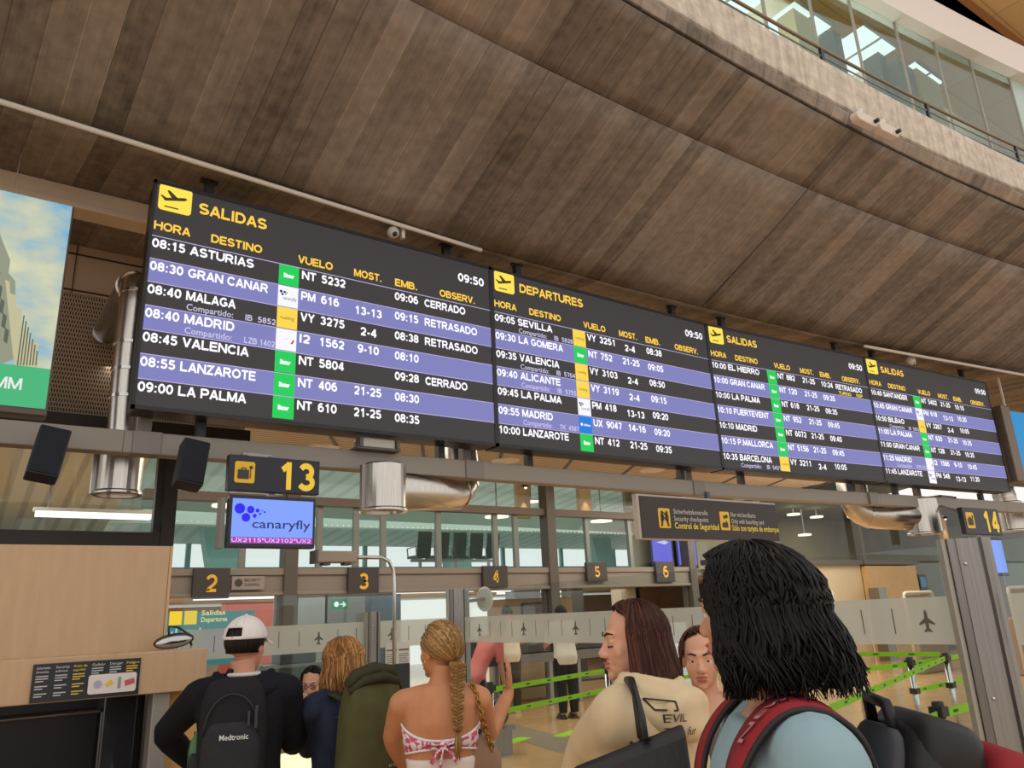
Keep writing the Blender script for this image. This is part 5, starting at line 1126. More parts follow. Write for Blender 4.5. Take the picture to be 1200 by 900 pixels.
    # hair as many tapered locks over a close cap
    def hair(s, m, L=.2, n=420, fl=112, wave=0., freq=40., flare=.0, k=1.0, width=.011, gather=None, lo=.9, hi=1.08, seed=1, name='hair', drop=95, part=0., swell=0., cut=.25, sweep=0.):
        rnd = random.Random(seed); C = Vector((0, -.012, .022)); R = Vector((.084, .105, .1)) * k; mb = MB(); M = s.Ht; Wz = s.Ht.to_3x3().inverted() @ Vector((0, 0, -1)); Wz.normalize()
        def ep(th, ph, q=1.):   # ph 0 = back, + = right
            return C + Vector((R.x * math.sin(th) * math.sin(ph), -R.y * math.sin(th) * math.cos(ph), R.z * math.cos(th))) * q
        mb.M = M; F = math.radians(fl); vs, fs = [], []; nt_, np_ = 14, 40
        for i in range(nt_ + 1):
            th = math.radians(4 + (100 - 4) * i / nt_); lim = math.pi + (F - math.pi) * smooth(math.radians(28), math.radians(62), th)
            for j in range(np_ + 1): vs.append(ep(th, (2 * j / np_ - 1) * lim, .955))
        for i in range(nt_):
            for j in range(np_): q = i * (np_ + 1) + j; fs.append((q, q + 1, q + np_ + 2, q + np_ + 1))
        mb.add(vs, fs)
        G = None
        if gather is not None: G = (Vector(gather) - C)
        for i in range(n):
            th0 = math.acos(1 - rnd.random() * .92); ph = rnd.uniform(-math.pi, math.pi); q = rnd.uniform(lo, hi) if L > .05 else rnd.uniform(.97, hi)
            sg = 1 if ph >= 0 else -1; pts = []
            if gather is not None:
                lim = F + .25
                if abs(ph) > lim and th0 > .7: continue
                a = ep(th0, ph) - C; q = rnd.uniform(.99, 1.035)
                au = Vector((a.x / R.x, a.y / R.y, a.z / R.z)).normalized(); gu = Vector((G.x / R.x, G.y / R.y, G.z / R.z)).normalized()
                for t in [j / 9 for j in range(10)]:
                    d = (au * (1 - t) + gu * t)
                    if d.length < .05: d = gu
                    d.normalize(); pts.append(C + Vector((d.x * R.x, d.y * R.y, d.z * R.z)) * (q + .02 * math.sin(t * 3)))
                r = [width * (.5 + .6 * math.sin(math.pi * min(1, .15 + t * .75))) for t in [j / 9 for j in range(10)]]
                mb.tube(pts, r, 5, up=(0, 0, 1)); continue
            dth = math.radians(drop); n1 = 8
            w0, w1 = 5 * math.sin(ph * 4.3 + th0 * 3) + rnd.gauss(0, .35), 5 * math.cos(ph * 3.7 + th0 * 4) + rnd.gauss(0, .35)
            if th0 > dth: continue
            for j in range(n1):
                th = th0 + (dth - th0) * j / (n1 - 1); p2 = ph
                if abs(ph) > F: p2 = sg * (F + (abs(ph) - F) * (1 - smooth(.35, 1.05, th)))
                p = ep(th, p2, q + swell * math.sin(th) ** 2); pts.append(p)
            ln = L * rnd.uniform(1 - cut, 1.05); st = .016; p = pts[-1].copy(); out = Vector((p.x, p.y - .05 - sweep * max(0, abs(ph) - 1.1), 0)); out.normalize(); ns = max(1, int(ln / st)); base = pts[-1]
            for j in range(1, ns + 1):
                t = j * st; base = base + Wz * st + out * flare * st * (1 if t < .12 else .4)
                pts.append(base + Vector((math.sin(t * freq + w0), math.cos(t * freq * .9 + w1), 0)) * wave * min(1, t / .08))
            if wave:
                for j in range(3, n1): pts[j] = pts[j] + Vector((math.sin(j * 1.1 + w0), math.cos(j * 1.0 + w1), .5 * math.sin(j * 1.3 + w1))) * wave * .55
            N = len(pts); r = [width * (.55 + .55 * math.sin(math.pi * min(1., .2 + .7 * j / N))) * (1 if j < N - 3 else (N - j) / 3.5) for j in range(N)]
            mb.tube(pts, r, 5, sq=.6, up=Vector((out.x, out.y, .3)))
        return mb.build(name, m, s.root, smooth=True)
def hang(sd, k, e=(.235, -.03, 1.12), w_=(.245, .06, .89)): return (Vector((sd * e[0], e[1], e[2])) * k, Vector((sd * w_[0], w_[1], w_[2])) * k)

def backpack(lab, person, c, size, mt, mt2, off=0., tilt=0., text=None, kind='plain'):
    """a rucksack worn on the back: a thing of its own, standing at the wearer's back"""
    k = person.k; w_, d_, h_ = size; o = person.Rw @ Vector(c)
    t = thing('backpack', lab, 'backpack', o, person.root.rotation_euler.z)
    R = Matrix.Rotation(tilt, 3, 'X')
    def shell(sw, sd_, sz, cx, cy, cz, mb, e=.62):
        rings = []
        for i in range(17):
            a = -math.pi / 2 + math.pi * i / 16; f = max(.0, math.cos(a)) ** .35; z = math.copysign(abs(math.sin(a)) ** .8, math.sin(a)) * sz / 2
            ring = []
            for j in range(28):
                b = 2 * math.pi * j / 28; cc, ss = math.cos(b), math.sin(b)
                ring.append(R @ Vector((cx + sw / 2 * f * math.copysign(abs(cc) ** e, cc), cy + sd_ / 2 * f * math.copysign(abs(ss) ** e, ss), cz + z)))
            rings.append(ring)
        mb.loft(rings)
    return t, shell, R
SK_tan = skin_mat('skin_tanned', rgb(204, 140, 100)); SK_fair = skin_mat('skin_fair', rgb(224, 168, 140)); SK_mid = skin_mat('skin_medium', rgb(206, 150, 122))
H_black = hair_mat('hair_black', (.003, .0026, .0025), (.010, .008, .007), rough=.4)
H_dark = hair_mat('hair_short_dark', (.008, .006, .005), (.022, .016, .012))
H_brown = hair_mat('hair_chestnut', rgb(48, 26, 20), rgb(96, 56, 42), rgb(70, 38, 28))
H_blonde = hair_mat('hair_honey', rgb(112, 72, 40), rgb(206, 156, 96), rgb(158, 110, 64))
H_dblonde = hair_mat('hair_dark_blonde', rgb(110, 78, 44), rgb(200, 160, 104), rgb(150, 112, 66))

def place(px, py, D):       # where the top of the head is
    p = P(px, py, D=D); return p.x, p.y, p.z

# ---- 1. man in white cap
x, y, h = place(290, 723, 3.55); h -= .012
yaw = math.radians(-22)
p1 = Person('person in white cap and black hooded jacket seen from behind, left elbow out', x, y, h, yaw, SK_mid, head_yaw=math.radians(-26), fem=False, voxel=.007, build=1.02)
el, wl = p1.L(P(193, 860, D=3.5)), p1.L(P(226, 893, D=3.62)); er, wr = p1.L(P(343, 872, D=3.55)), p1.L(P(352, 843, D=3.85))
ar = {-1: (el, wl), 1: (er, wr)}
b1 = p1.body(ar, {1: dict(d=(0, .1, 1), palm=(-.4, 1, 0), curl=1.1)})
M_jack = cloth_mat('black_jacket', rgb(27, 27, 33))
def hoodroll(mb):
    k = p1.k
    for r in range(2):
        mb.tube([p1.bend(Vector(((.115 + .03 * r) * math.cos(a), -.01 - (.085 + .03 * r) * max(0, math.sin(a)), 1.455 - .035 * r - .035 * max(0, math.sin(a)))) * k) for a in [math.pi * i / 12 for i in range(-1, 14)]], .032 * k, 10)
p1.garment('jacket', M_jack, ar, .80, 1.43, .02, 1.)
mb = MB(); hoodroll(mb); mb.build('hood', M_jack, p1.root, remesh=.01, relax=3)
p1.trousers(cloth_mat('dark_jeans', rgb(40, 42, 52)))
mb = MB(); mb.tube([p1.bend(Vector((.072 * math.cos(a), -.012 + .066 * math.sin(a), 1.462)) * p1.k) for a in [2 * math.pi * i / 20 for i in range(21)]], .009 * p1.k, 8); mb.build('shirt_collar', cloth_mat('white_tee', rgb(226, 222, 220)), p1.root, smooth=True)
p1.hair(H_dark, L=.012, n=520, fl=100, lo=.96, hi=1.0, width=.007, seed=3, drop=112, k=.98)
mb = MB(); mb.M = p1.Ht; Cc = Vector((0, -.012, .026)); vs, fs = [], []
for i in range(13):
    th = math.radians(2 + 86 * i / 12)
    for j in range(41):
        ph = 2 * math.pi * j / 40; vs.append(Cc + Vector((.092 * math.sin(th) * math.sin(ph), -.113 * math.sin(th) * math.cos(ph), .108 * math.cos(th))))
for i in range(12):
    for j in range(40):
        ph = (j + .5) * 9; ph = ph - 360 if ph > 180 else ph
        if abs(ph) < 30 and i >= 8 and i <= 10 and (abs(ph) / 30) ** 2 + ((9.8 - i) / 3.4) ** 2 < 1.: continue   # arched opening at the back
        q = i * 41 + j; fs.append((q, q + 1, q + 42, q + 41))
mb.add(vs, fs); M_cap = cloth_mat('white_cap', rgb(236, 226, 224), .05); cap = mb.build('cap', M_cap, p1.root, smooth=True, solid=.004)
mb = MB(); mb.M = p1.Ht; mb.ell((0, -.012, .135), (.009, .009, .006), 10, 6); mb.build('cap_button', M_cap, cap, smooth=True)
mb = MB(); mb.M = p1.Ht
for ph in range(0, 180, 60):
    a0 = math.radians(ph + 30); mb.tube([Cc + Vector((.0935 * math.sin(t) * math.sin(a0), -.1145 * math.sin(t) * math.cos(a0), .1095 * math.cos(t))) for t in [-1.4 + .14 * i for i in range(21)] if not (abs(math.cos(a0)) > .8 and t > .9)], .0013, 5)
mb.build('cap_seams', mat('cap_seam', rgb(206, 196, 192), .8), cap, smooth=True)
mb = MB(); mb.M = p1.Ht; vs = []
for i in range(13):
    a = math.radians(-62 + 124 * i / 12); vs += [Vector((.088 * math.sin(a), -.012 + .108 * math.cos(a), .028)), Vector((.084 * math.sin(a), .02 + .16 * math.cos(a), .012 - .02 * math.sin(a) ** 2))]
mb.add(vs, [(2 * i, 2 * i + 2, 2 * i + 3, 2 * i + 1) for i in range(12)]); mb.build('cap_peak', M_cap, cap, smooth=True, solid=.005)
M_pack = cloth_mat('pack_black', rgb(38, 38, 42), .1, 20); M_pack2 = cloth_mat('pack_charcoal', rgb(50, 50, 55), .1, 20)
c = p1.L(P(273, 866, D=3.32))
t, sh, R = backpack('black backpack with white maker lettering on the man in the white cap', p1, c, (.33, .2, .5), M_pack, M_pack2)
mb = MB(); sh(.285, .2, .50, 0, 0, 0, mb); main = mb.build('main_compartment', M_pack, t, smooth=True)
mb = MB(); sh(.24, .10, .33, 0, -.075, -.085, mb); pk = mb.build('front_pocket', M_pack2, t, smooth=True)
mb = MB(); mb.text('Medtronic', .015, .012, .021, .115, 'c', -.127, .015); mb.build('lettering', mat('pack_print', rgb(225, 225, 228), .6), pk)
mb = MB(); mb.tube([(.11 * math.cos(a), -.098 - .005 * math.sin(a), .03 + .16 * math.sin(a)) for a in [math.pi * i / 14 for i in range(15)]], .004, 6); mb.build('zip', M_black, main, smooth=True)
mb = MB(); mb.bar((.1, -.105, .14), (.1, -.115, .05), .012); mb.bar((.07, -.108, .12), (.07, -.115, .06), .01); mb.build('zip_puller', M_black, main)
mb = MB(); mb.tube([(-.05, .05, .24), (-.04, .05, .275), (.04, .05, .275), (.05, .05, .24)], .011, 8); mb.build('grab_handle', M_pack, t, smooth=True)
for sd in (-1, 1):
    pts = [Vector((sd * .08, .08, .13))]; S = [p1.bend(Vector((sd * .105, -.075, 1.405)) * p1.k), p1.bend(Vector((sd * .115, .02, 1.432)) * p1.k), p1.bend(Vector((sd * .12, .13, 1.33)) * p1.k), p1.bend(Vector((sd * .15, .1, 1.1)) * p1.k)]
    mb = MB(); mb.tube(pts + [q - c for q in S], .022, 8, sq=.4); mb.build('strap', M_pack, t, smooth=True)
mb = MB(); sh(.06, .13, .2, -.145, .0, -.14, mb); o = mb.build('bottle_pocket', M_pack2, t, smooth=True)
mb = MB(); mb.lathe([(.028, -.12), (.03, -.02), (.024, .02), (.012, .04), (.012, .06)], (-.15, 0, -.02), 16); mb.build('green_bottle', mat('bottle_green', rgb(60, 110, 60), .3), t, smooth=True)
# wristwatch on the raised right hand
W = Vector(wr); mb = MB(); ax = (W - Vector(er)).normalized(); mb.tube([W - ax * .035, W - ax * .015], .037, 16); mb.build('wristwatch', M_chrome, p1.root)

# ---- 2. blonde woman in denim jacket
x, y, h = place(403, 746, 3.75); h -= .01
p2 = Person('person with wavy blonde hair in dark denim jacket seen from behind', x, y, h, math.radians(6), SK_fair, head_yaw=math.radians(14), head_pitch=.12, voxel=.007)
el = p2.L(P(362, 878, D=3.8)); wl = p2.L(P(352, 850, D=4.05))
ar = {-1: (el, wl), 1: hang(1, p2.k)}
p2.body(ar, {-1: dict(d=(-.1, .4, 1), palm=(.5, 1, 0), curl=1.0)})
M_denim = cloth_mat('dark_denim', rgb(42, 50, 68), .3, 14)
def collar(mb): mb.tube([p2.bend(Vector((.085 * math.cos(a), -.012 + .075 * math.sin(a), 1.45)) * p2.k) for a in [math.pi * (1.0 - .1) + math.pi * 1.2 * i / 12 for i in range(13)]], .02, 8)
j = p2.garment('denim_jacket', M_denim, ar, .86, 1.43, .018, 1., extra=collar)
mb = MB()
for xx in (-.07, .07): mb.tube([p2.surf(xx * (1 + .3 * (z - 1.)), z, .0215) for z in [.95 + .04 * i for i in range(11)]], .0025, 5)
mb.tube([p2.surf(xx, 1.335, .0215) for xx in [-.13 + .026 * i for i in range(11)]], .0025, 5); mb.build('seams', mat('denim_seam', rgb(70, 78, 98), .8), j, smooth=True)
p2.trousers(cloth_mat('blue_jeans', rgb(52, 62, 86)))
p2.hair(H_blonde, L=.18, n=2600, fl=118, wave=.009, freq=24, flare=.12, width=.0036, seed=5, swell=.07, k=1.0, lo=.92, hi=1.08, cut=.55)

# ---- 3. seated agent behind the desk
x, y, h = place(366, 782, 5.15)
p3 = Person('person behind the check-in desk, short black hair and glasses, looking down', x, y, h + .0, math.radians(160), SK_fair, head_yaw=math.radians(-18), head_pitch=.32, fem=False, voxel=.007)
p3.body({-1: hang(-1, p3.k), 1: hang(1, p3.k)})
p3.face(bpy.data.objects[p3.root.children[0].name], closed=True)
p3.garment('shirt', cloth_mat('white_shirt', rgb(226, 224, 226)), {-1: hang(-1, p3.k), 1: hang(1, p3.k)}, .84, 1.45, .014, 1.)
p3.trousers(cloth_mat('navy_trousers', rgb(36, 38, 52)))
p3.hair(H_dark, L=.012, n=520, fl=98, lo=.98, hi=1.06, width=.008, seed=9, drop=100)
mb = MB(); mb.M = p3.Ht
for sd in (-1, 1):
    mb.tube([(sd * .031 + .024 * math.cos(a), .097 - .01 * abs(math.cos(a)), -.004 + .015 * math.sin(a)) for a in [2 * math.pi * i / 16 for i in range(17)]], .003, 5); mb.tube([(sd * .054, .088, 0), (sd * .078, .0, .002)], .0025, 5)
mb.tube([(-.009, .1, .0), (.009, .1, .0)], .003, 5); mb.build('glasses', M_black, p3.root, smooth=True)

# ---- green backpack carried by the blonde woman
M_olive = cloth_mat('olive_canvas', rgb(84, 82, 50), .15, 12); M_olive2 = cloth_mat('olive_dark', rgb(62, 62, 42), .15, 12)
c = p2.L(P(435, 862, D=3.42))
t, sh, R = backpack('olive green roll-top backpack behind the blonde woman in denim', p2, c, (.30, .2, .6), M_olive, M_olive2)
mb = MB(); rings = []
for z, w_, d_ in ((-.34, .25, .16), (-.32, .31, .2), (-.1, .31, .2), (.1, .285, .19), (.2, .25, .15), (.25, .22, .08)):
    rings.append([Vector((w_ / 2 * math.copysign(abs(math.cos(a)) ** .6, math.cos(a)), d_ / 2 * math.copysign(abs(math.sin(a)) ** .6, math.sin(a)), z)) for a in [2 * math.pi * i / 24 for i in range(24)]])
mb.loft(rings); main = mb.build('main_bag', M_olive, t, smooth=True)
mb = MB(); mb.tube([(-.125, 0, .215), (-.09, -.01, .255), (0, -.015, .275), (.08, -.01, .262), (.13, 0, .225)], [.03, .042, .05, .045, .03], 14, sq=.7); mb.tube([(-.13, -.02, .19), (-.07, -.05, .235), (.02, -.06, .245), (.1, -.04, .22), (.135, -.01, .19)], [.02, .03, .036, .03, .02], 14, sq=.7); mb.build('roll_top', M_olive2, t, smooth=True)
mb = MB(); mb.bar((.03, -.105, .05), (.12, -.1, .06), .03, .012); mb.build('patch', M_black, main)
mb = MB(); mb.text('travel', .06, -.12, .014, .07, 'c', -.103, .01); mb.build('lettering', mat('olive_print', rgb(190, 190, 170), .6), main)
for sd in (-1, 1):
    mb = MB(); S = [p2.bend(Vector((sd * .1, -.06, 1.44)) * p2.k), p2.bend(Vector((sd * .11, .05, 1.43)) * p2.k), p2.bend(Vector((sd * .12, .12, 1.3)) * p2.k)]
    mb.tube([Vector((sd * .09, .08, .15))] + [q - c for q in S], .02, 8, sq=.4); mb.build('strap', M_olive2, t, smooth=True)

# ---- 4. woman with braid
x, y, h = place(515, 728, 3.25); h -= .008
p4 = Person('person with long blonde braid, bare tanned back and pink tied top', x, y, h, math.radians(-26), SK_tan, head_yaw=math.radians(38), voxel=.006)
k = p4.k
el = p4.L(P(459, 866, D=3.2)); wl = p4.L(P(478, 905, D=3.4)); er = p4.L(P(573, 862, D=3.3)); wr = p4.L(P(596, 812, D=3.6))
ar = {-1: (el, wl), 1: (er, wr)}
b4 = p4.body(ar, {1: dict(d=P(600, 770, D=3.65) and (p4.L(P(597, 766, D=3.62)) - wr), palm=(-1, .3, 0), curl=.25)})
p4.face(b4)
M_top = mat('pink_print', rgb(240, 226, 228), .8)
nt = M_top.node_tree; wv = nt.nodes.new('ShaderNodeTexNoise'); wv.inputs['Scale'].default_value = 36; wv.inputs['Distortion'].default_value = 1.5
cr = nt.nodes.new('ShaderNodeValToRGB'); cr.color_ramp.elements[0].position, cr.color_ramp.elements[1].position = .47, .53; cr.color_ramp.elements[0].color = (*rgb(238, 226, 228), 1); cr.color_ramp.elements[1].color = (*rgb(206, 86, 122), 1)
tcn = nt.nodes.new('ShaderNodeTexCoord'); nt.links.new(tcn.outputs['Object'], wv.inputs[0]); nt.links.new(wv.outputs[0], cr.inputs[0]); nt.links.new(cr.outputs[0], nt.nodes['Principled BSDF'].inputs['Base Color'])
# band: deep at the sides, narrowing to a knot in the middle of the back
zs0 = P(515, 872, D=3.2).z / k; vs, fs = [], []
zm = P(512, 866, D=3.18).z / k
NN = 48
for i in range(NN):
    a = 2 * math.pi * i / NN; bk = max(0., math.cos(a)); top = zm + .016 + .055 * (1 - bk ** 1.2) * 1.2; bot = zm - .012 - .022 * (1 - bk ** 1.5)
    for z in (bot, top):
        zz = [r[0] for r in p4.rings]; rx = np.interp(z, zz, [r[1] for r in p4.rings]) + .007; ry = np.interp(z, zz, [r[2] for r in p4.rings]) + .007
        cx, cy = math.sin(a), -math.cos(a); vs.append(p4.bend(Vector((rx * math.copysign(abs(cx) ** .85, cx), ry * math.copysign(abs(cy) ** .85, cy), z)) * k))
for i in range(NN): q = 2 * i; r = 2 * ((i + 1) % NN); fs.append((q, r, r + 1, q + 1))
top = MB().add(vs, fs).build('tied_top', M_top, p4.root, smooth=True, solid=.008)
mb = MB()
for idx, hem in ((0, 1), (1, 1)):
    mb.tube([vs[2 * (i % NN) + idx] for i in range(NN + 1)], .0055, 6)
mb.build('hem', mat('top_hem', rgb(240, 232, 230), .8), top, smooth=True)
kn = p4.surf(0, zm, .018)
mb = MB(); mb.ell(kn, (.016, .014, .018), 12, 8)
for pts in (((0, 0, 0), (-.03, -.012, -.02), (-.05, -.016, -.06)), ((0, 0, 0), (.03, -.012, -.025), (.05, -.014, -.065)), ((0, 0, 0), (-.012, -.02, -.05), (-.02, -.02, -.1)), ((0, 0, 0), (-.05, -.01, .012), (-.065, -.008, .0), (-.02, -.012, -.01)), ((0, 0, 0), (.05, -.01, .012), (.06, -.008, -.002), (.02, -.012, -.01))):
    mb.tube([kn + Vector(q) for q in pts], [.010, .018, .014, .010][:len(pts)], 8, sq=.35)
mb.build('knot', M_top, top, smooth=True)
p4.trousers(cloth_mat('white_trousers', rgb(236, 226, 218), .05), off=.012, zt=P(515, 880, D=3.2).z / k)
hG = (.0, -.112, -.05)
p4.hair(H_dblonde, n=1500, fl=108, gather=hG, width=.0045, seed=11, k=1.0)
mb = MB(); start = p4.Ht @ Vector(hG); zend = P(533, 852, D=3.1).z
ctr = []; endx = p4.L(P(534, 855, D=3.1)).x
for i in range(61):
    t = i / 60; z = start.z + (zend - start.z) * t; xx = start.x + (endx - start.x) * smooth(0, .9, t); q = p4.surf(xx / k, min(1.40, z / k), .03); f = smooth(1.47, 1.36, z / k) if False else smooth(0, 1, (1.47 - z / k) / .1)
    ctr.append((Vector((xx, start.y + (min(start.y, q.y) - start.y) * f if q.y < start.y else start.y + (q.y - start.y) * f, z)), t))
br = MB()
for j in range(3):
    for sub_ in range(4):
        pts, rr = [], []
        for q, t in ctr:
            a = t * 2 * math.pi * 6.5 + j * 2 * math.pi / 3; A = .021 * (1 - .55 * t); o = .006
            pts.append(q + Vector((A * math.sin(a) + o * math.cos(sub_ * 1.57), -.014 + A * .55 * math.sin(2 * a) + o * math.sin(sub_ * 1.57), 0))); rr.append(.0095 * (1 - .5 * t))
        br.tube(pts, rr, 7)
br.build('braid', H_dblonde, p4.root, smooth=True)
q = ctr[-1][0]; mb = MB(); mb.tube([q + Vector((0, -.01, .012)), q + Vector((0, -.01, -.004))], .012, 10); mb.build('hair_tie', M_black, p4.root, smooth=True)
mb = MB()
for j in range(14): a = j * .45; mb.tube([q + Vector((.004 * math.cos(a), -.01 + .004 * math.sin(a), 0)), q + Vector((.011 * math.cos(a), -.01 + .006 * math.sin(a), -.05)), q + Vector((.005 * math.cos(a), -.01, -.1 - .01 * math.sin(j)))], [.004, .006, .001], 5)
mb.build('braid_tip', H_dblonde, p4.root, smooth=True)
mb = MB(); mb.M = p4.Ht; mb.lathe([(.005, -.003), (.005, .003)], (-.087, -.004, -.04), 10); mb.ell((-.087, 0, -.034), .0045, 8, 6); mb.build('earring', mat('gold', rgb(220, 170, 90), .25, 1.), p4.root)
# shoulder bag on a chain
c = P(565, 883, D=3.12)
t = thing('shoulder_bag', 'beige shoulder bag on a gold chain at the braided woman\'s right side', 'bag', c, p4.root.rotation_euler.z)
M_bag = mat('bag_taupe', rgb(150, 118, 90), .45, bump=.1, scale=60)
mb = MB(); rings = []
for z, w_, d_ in ((-.13, .13, .07), (-.12, .16, .09), (0, .15, .085), (.065, .12, .06), (.08, .11, .05)):
    rings.append([Vector((w_ / 2 * math.copysign(abs(math.cos(a)) ** .6, math.cos(a)), d_ / 2 * math.copysign(abs(math.sin(a)) ** .6, math.sin(a)), z + (.05 * (-math.cos(a)) if z > .05 else 0))) for a in [2 * math.pi * i / 24 for i in range(24)]])
mb.loft(rings); mb.build('bag_body', M_bag, t, smooth=True)
MB().box((-.035, -.02, .1), (.07, .05, .02), Matrix.Rotation(.5, 3, 'Y')).build('opening', M_black, t, bevel=.006)
M_gold = mat('chain_gold', rgb(170, 126, 72), .3, 1.)
R3 = Matrix.Rotation(-p4.root.rotation_euler.z, 3, 'Z')
path = [R3 @ (P(px, py, D=d) - c) for px, py, d in ((553, 800, 3.16), (560, 818, 3.13), (564, 838, 3.1), (569, 855, 3.1), (576, 874, 3.1), (580, 893, 3.1))]
for i in range(20):
    f = i / 19 * (len(path) - 1); a = min(int(f), len(path) - 2); q = path[a].lerp(path[a + 1], f - a); d = (path[a + 1] - path[a]).normalized(); s_ = Vector((1, 0, 0)) if i % 2 else Vector((.5, 1, 0)).normalized(); s_ = (s_ - d * s_.dot(d)).normalized()
    mb = MB(); mb.tube([q + d * .0125 * math.cos(b) + s_ * .0095 * math.sin(b) for b in [2 * math.pi * j / 12 for j in range(13)]], .0038, 6); mb.build('chain_link', M_gold, t, smooth=True)

# ---- 5. hoodie woman
x, y, h = place(742, 702, 2.42); h -= .012
p5 = Person('person with straight chestnut hair in a cream hoodie, face turned left', x, y, h, math.radians(16), SK_fair, head_yaw=math.radians(43), head_pitch=.02, voxel=.0042)
k = p5.k
el = p5.L(P(690, 876, D=2.36)); wl = p5.L(P(668, 960, D=2.5)); er = hang(1, k)
ar = {-1: (el, wl), 1: er}
b5 = p5.body(ar, closed=True); p5.face(b5, closed=True)
M_hood = cloth_mat('cream_fleece', rgb(224, 200, 162), .06, 12)
hd5 = p5.garment('hoodie', M_hood, ar, .80, 1.425, .034, 1., voxel=.011, relax=14)
mb = MB()
for r_, z_, rad, zd in ((.085, 1.475, .022, .03), (.105, 1.45, .032, .05), (.125, 1.415, .036, .075)):
    pts, rr = [], []
    for i in range(25):
        a = math.pi * (1.18 * i / 24 * 1.0 - .09) * 1.0; a = -math.pi * .2 + math.pi * 1.4 * i / 24; bk = max(0., math.sin(a))
        pts.append(p5.bend(Vector((r_ * 1.08 * math.cos(a), -.02 - (r_ + .015) * bk + .07 * max(0, -math.sin(a)), z_ + .012 * abs(math.cos(a)) - zd * bk)) * k)); rr.append((rad * (.75 + .5 * bk)) * k)
    mb.tube(pts, rr, 12)
for cz, cy, r3 in ((1.395, -.15, (.125, .045, .06)), (1.36, -.16, (.10, .04, .055))): mb.ell(p5.bend(Vector((0, cy, cz)) * k), Vector(r3) * k, 22, 12)
hood5 = mb.build('hood', M_hood, p5.root, remesh=.009, relax=4)
p5.trousers(cloth_mat('black_leggings', rgb(34, 34, 38)))
p5.hair(H_brown, L=.25, n=2400, fl=114, wave=.003, freq=26, flare=.16, width=.0042, seed=21, lo=.93, hi=1.05, cut=.22, k=1.02)
bpy.context.view_layer.update(); DG = bpy.context.evaluated_depsgraph_get(); hits5 = [o.evaluated_get(DG) for o in (hd5, hood5)]
def back5(p):
    ys = []
    for o in hits5:
        ok, loc, _n, _i = o.ray_cast(Vector((p[0] * k, -1, p[2] * k)), Vector((0, 1, 0)))
        if ok: ys.append(loc.y)
    return Vector((p[0] * k, (min(ys) if ys else -.2) - .004, p[2] * k))
T5 = p5.L(P(774, 838, D=2.27)); tx, tz = T5.x / k - .09, T5.z / k
mb = MB(); mb.text('EVIL', tx - .02, tz - .005, .022, .05, y=0, bold=.0, fn=back5).text('Two fur', tx - .015, tz - .042, .022, .075, y=0, bold=.0, fn=back5)
sq = [(tx - .03, tz + .06), (tx + .008, tz + .05), (tx + .004, tz + .026), (tx - .028, tz + .03)]
for a, b in zip(sq, sq[1:] + sq[:1]): mb.bar(back5((a[0], 0, a[1])), back5((b[0], 0, b[1])), .004, .004)
zg = [(tx - .085 + a_ * .7, tz + b_ * .7) for a_, b_ in ((0, .0), (.015, -.05), (.04, -.03), (.02, -.09), (-.01, -.07), (.01, -.11))]
for a, b in zip(zg, zg[1:]): mb.bar(back5((a[0], 0, a[1])), back5((b[0], 0, b[1])), .005, .005)
mb.build('printed_text', mat('hoodie_print', rgb(58, 50, 46), .7), hd5)
# black tote bag on her left shoulder
c = P(738, 905, D=2.04)
t = thing('tote_bag', 'big black tote bag on the hoodie woman\'s shoulder', 'bag', c, math.radians(-30))
M_tote = mat('black_leather', rgb(26, 25, 28), .42, bump=.1, scale=80)
R3 = Matrix.Rotation(math.radians(30), 3, 'Z')
q = lambda px, py, d=2.04: R3 @ (P(px, py, D=d) - c)
rim = [q(672, 899), q(800, 848)]
mb = MB(); A, B = rim; dn = Vector((0, 0, -.34)); 
rings = []
for f, gw in ((0, .02), (.08, .06), (.5, .11), (1., .10)):
    a, b = A + dn * f, B + dn * f; a = a.lerp(b, -.02 * f) ; n = Vector((0, 1, 0)); rings.append([a - n * gw * .5, b - n * gw * .5, b + n * gw * .5, a + n * gw * .5])
mb.loft(rings); mb.build('bag_body', M_tote, t, bevel=.012)
for dy, nm in ((-.015, 0), (.02, 1)):
    top = q(737 + nm * 3, 797, 2.22); mb = MB()
    mb.tube([q(754, 866, 2.03) + Vector((0, dy, 0)), q(750, 838, 2.07) + Vector((0, dy, 0)), q(745, 815, 2.12), top, q(730, 797, 2.34), q(722, 830, 2.5)], .011, 8); mb.build('handle', M_tote, t, smooth=True)

# ---- 6. woman in grey tank top
x, y, h = place(818, 733, 2.95); h -= .012
p6 = Person('person in grey tank top with tied dark hair, half hidden, facing the camera', x, y, h, math.radians(128), SK_fair, head_yaw=math.radians(0), head_pitch=.06, voxel=.0046)
ar = {-1: hang(-1, p6.k), 1: hang(1, p6.k)}
b6 = p6.body(ar); p6.face(b6)
M_tank = cloth_mat('grey_tank', rgb(112, 106, 104))
p6.garment('tank_top', M_tank, None, .84, 1.345, .008, 0, voxel=.008)
mb = MB()
for sd in (-1, 1): mb.tube([p6.surf(sd * .085, 1.28, .012, False), p6.surf(sd * .09, 1.35, .012, False), p6.bend(Vector((sd * .095, -.01, 1.435)) * p6.k), p6.surf(sd * .085, 1.3, .012)], .016, 8, sq=.35)
mb.build('tank_straps', M_tank, p6.root, smooth=True)
p6.trousers(cloth_mat('grey_trousers', rgb(80, 80, 84)))
p6.hair(H_brown, n=1000, fl=112, gather=(0, -.11, -.03), width=.0045, seed=31)
mb = MB(); rn = random.Random(4); g0 = p6.Ht @ Vector((0, -.11, -.03))
for i in range(40):
    a = rn.uniform(0, 6.28); mb.tube([g0, g0 + Vector((.03 * math.cos(a), -.03 + .015 * math.sin(a), -.1)), g0 + Vector((.02 * math.cos(a), -.02 + .015 * math.sin(a), -.24))], [.005, .008, .002], 5)
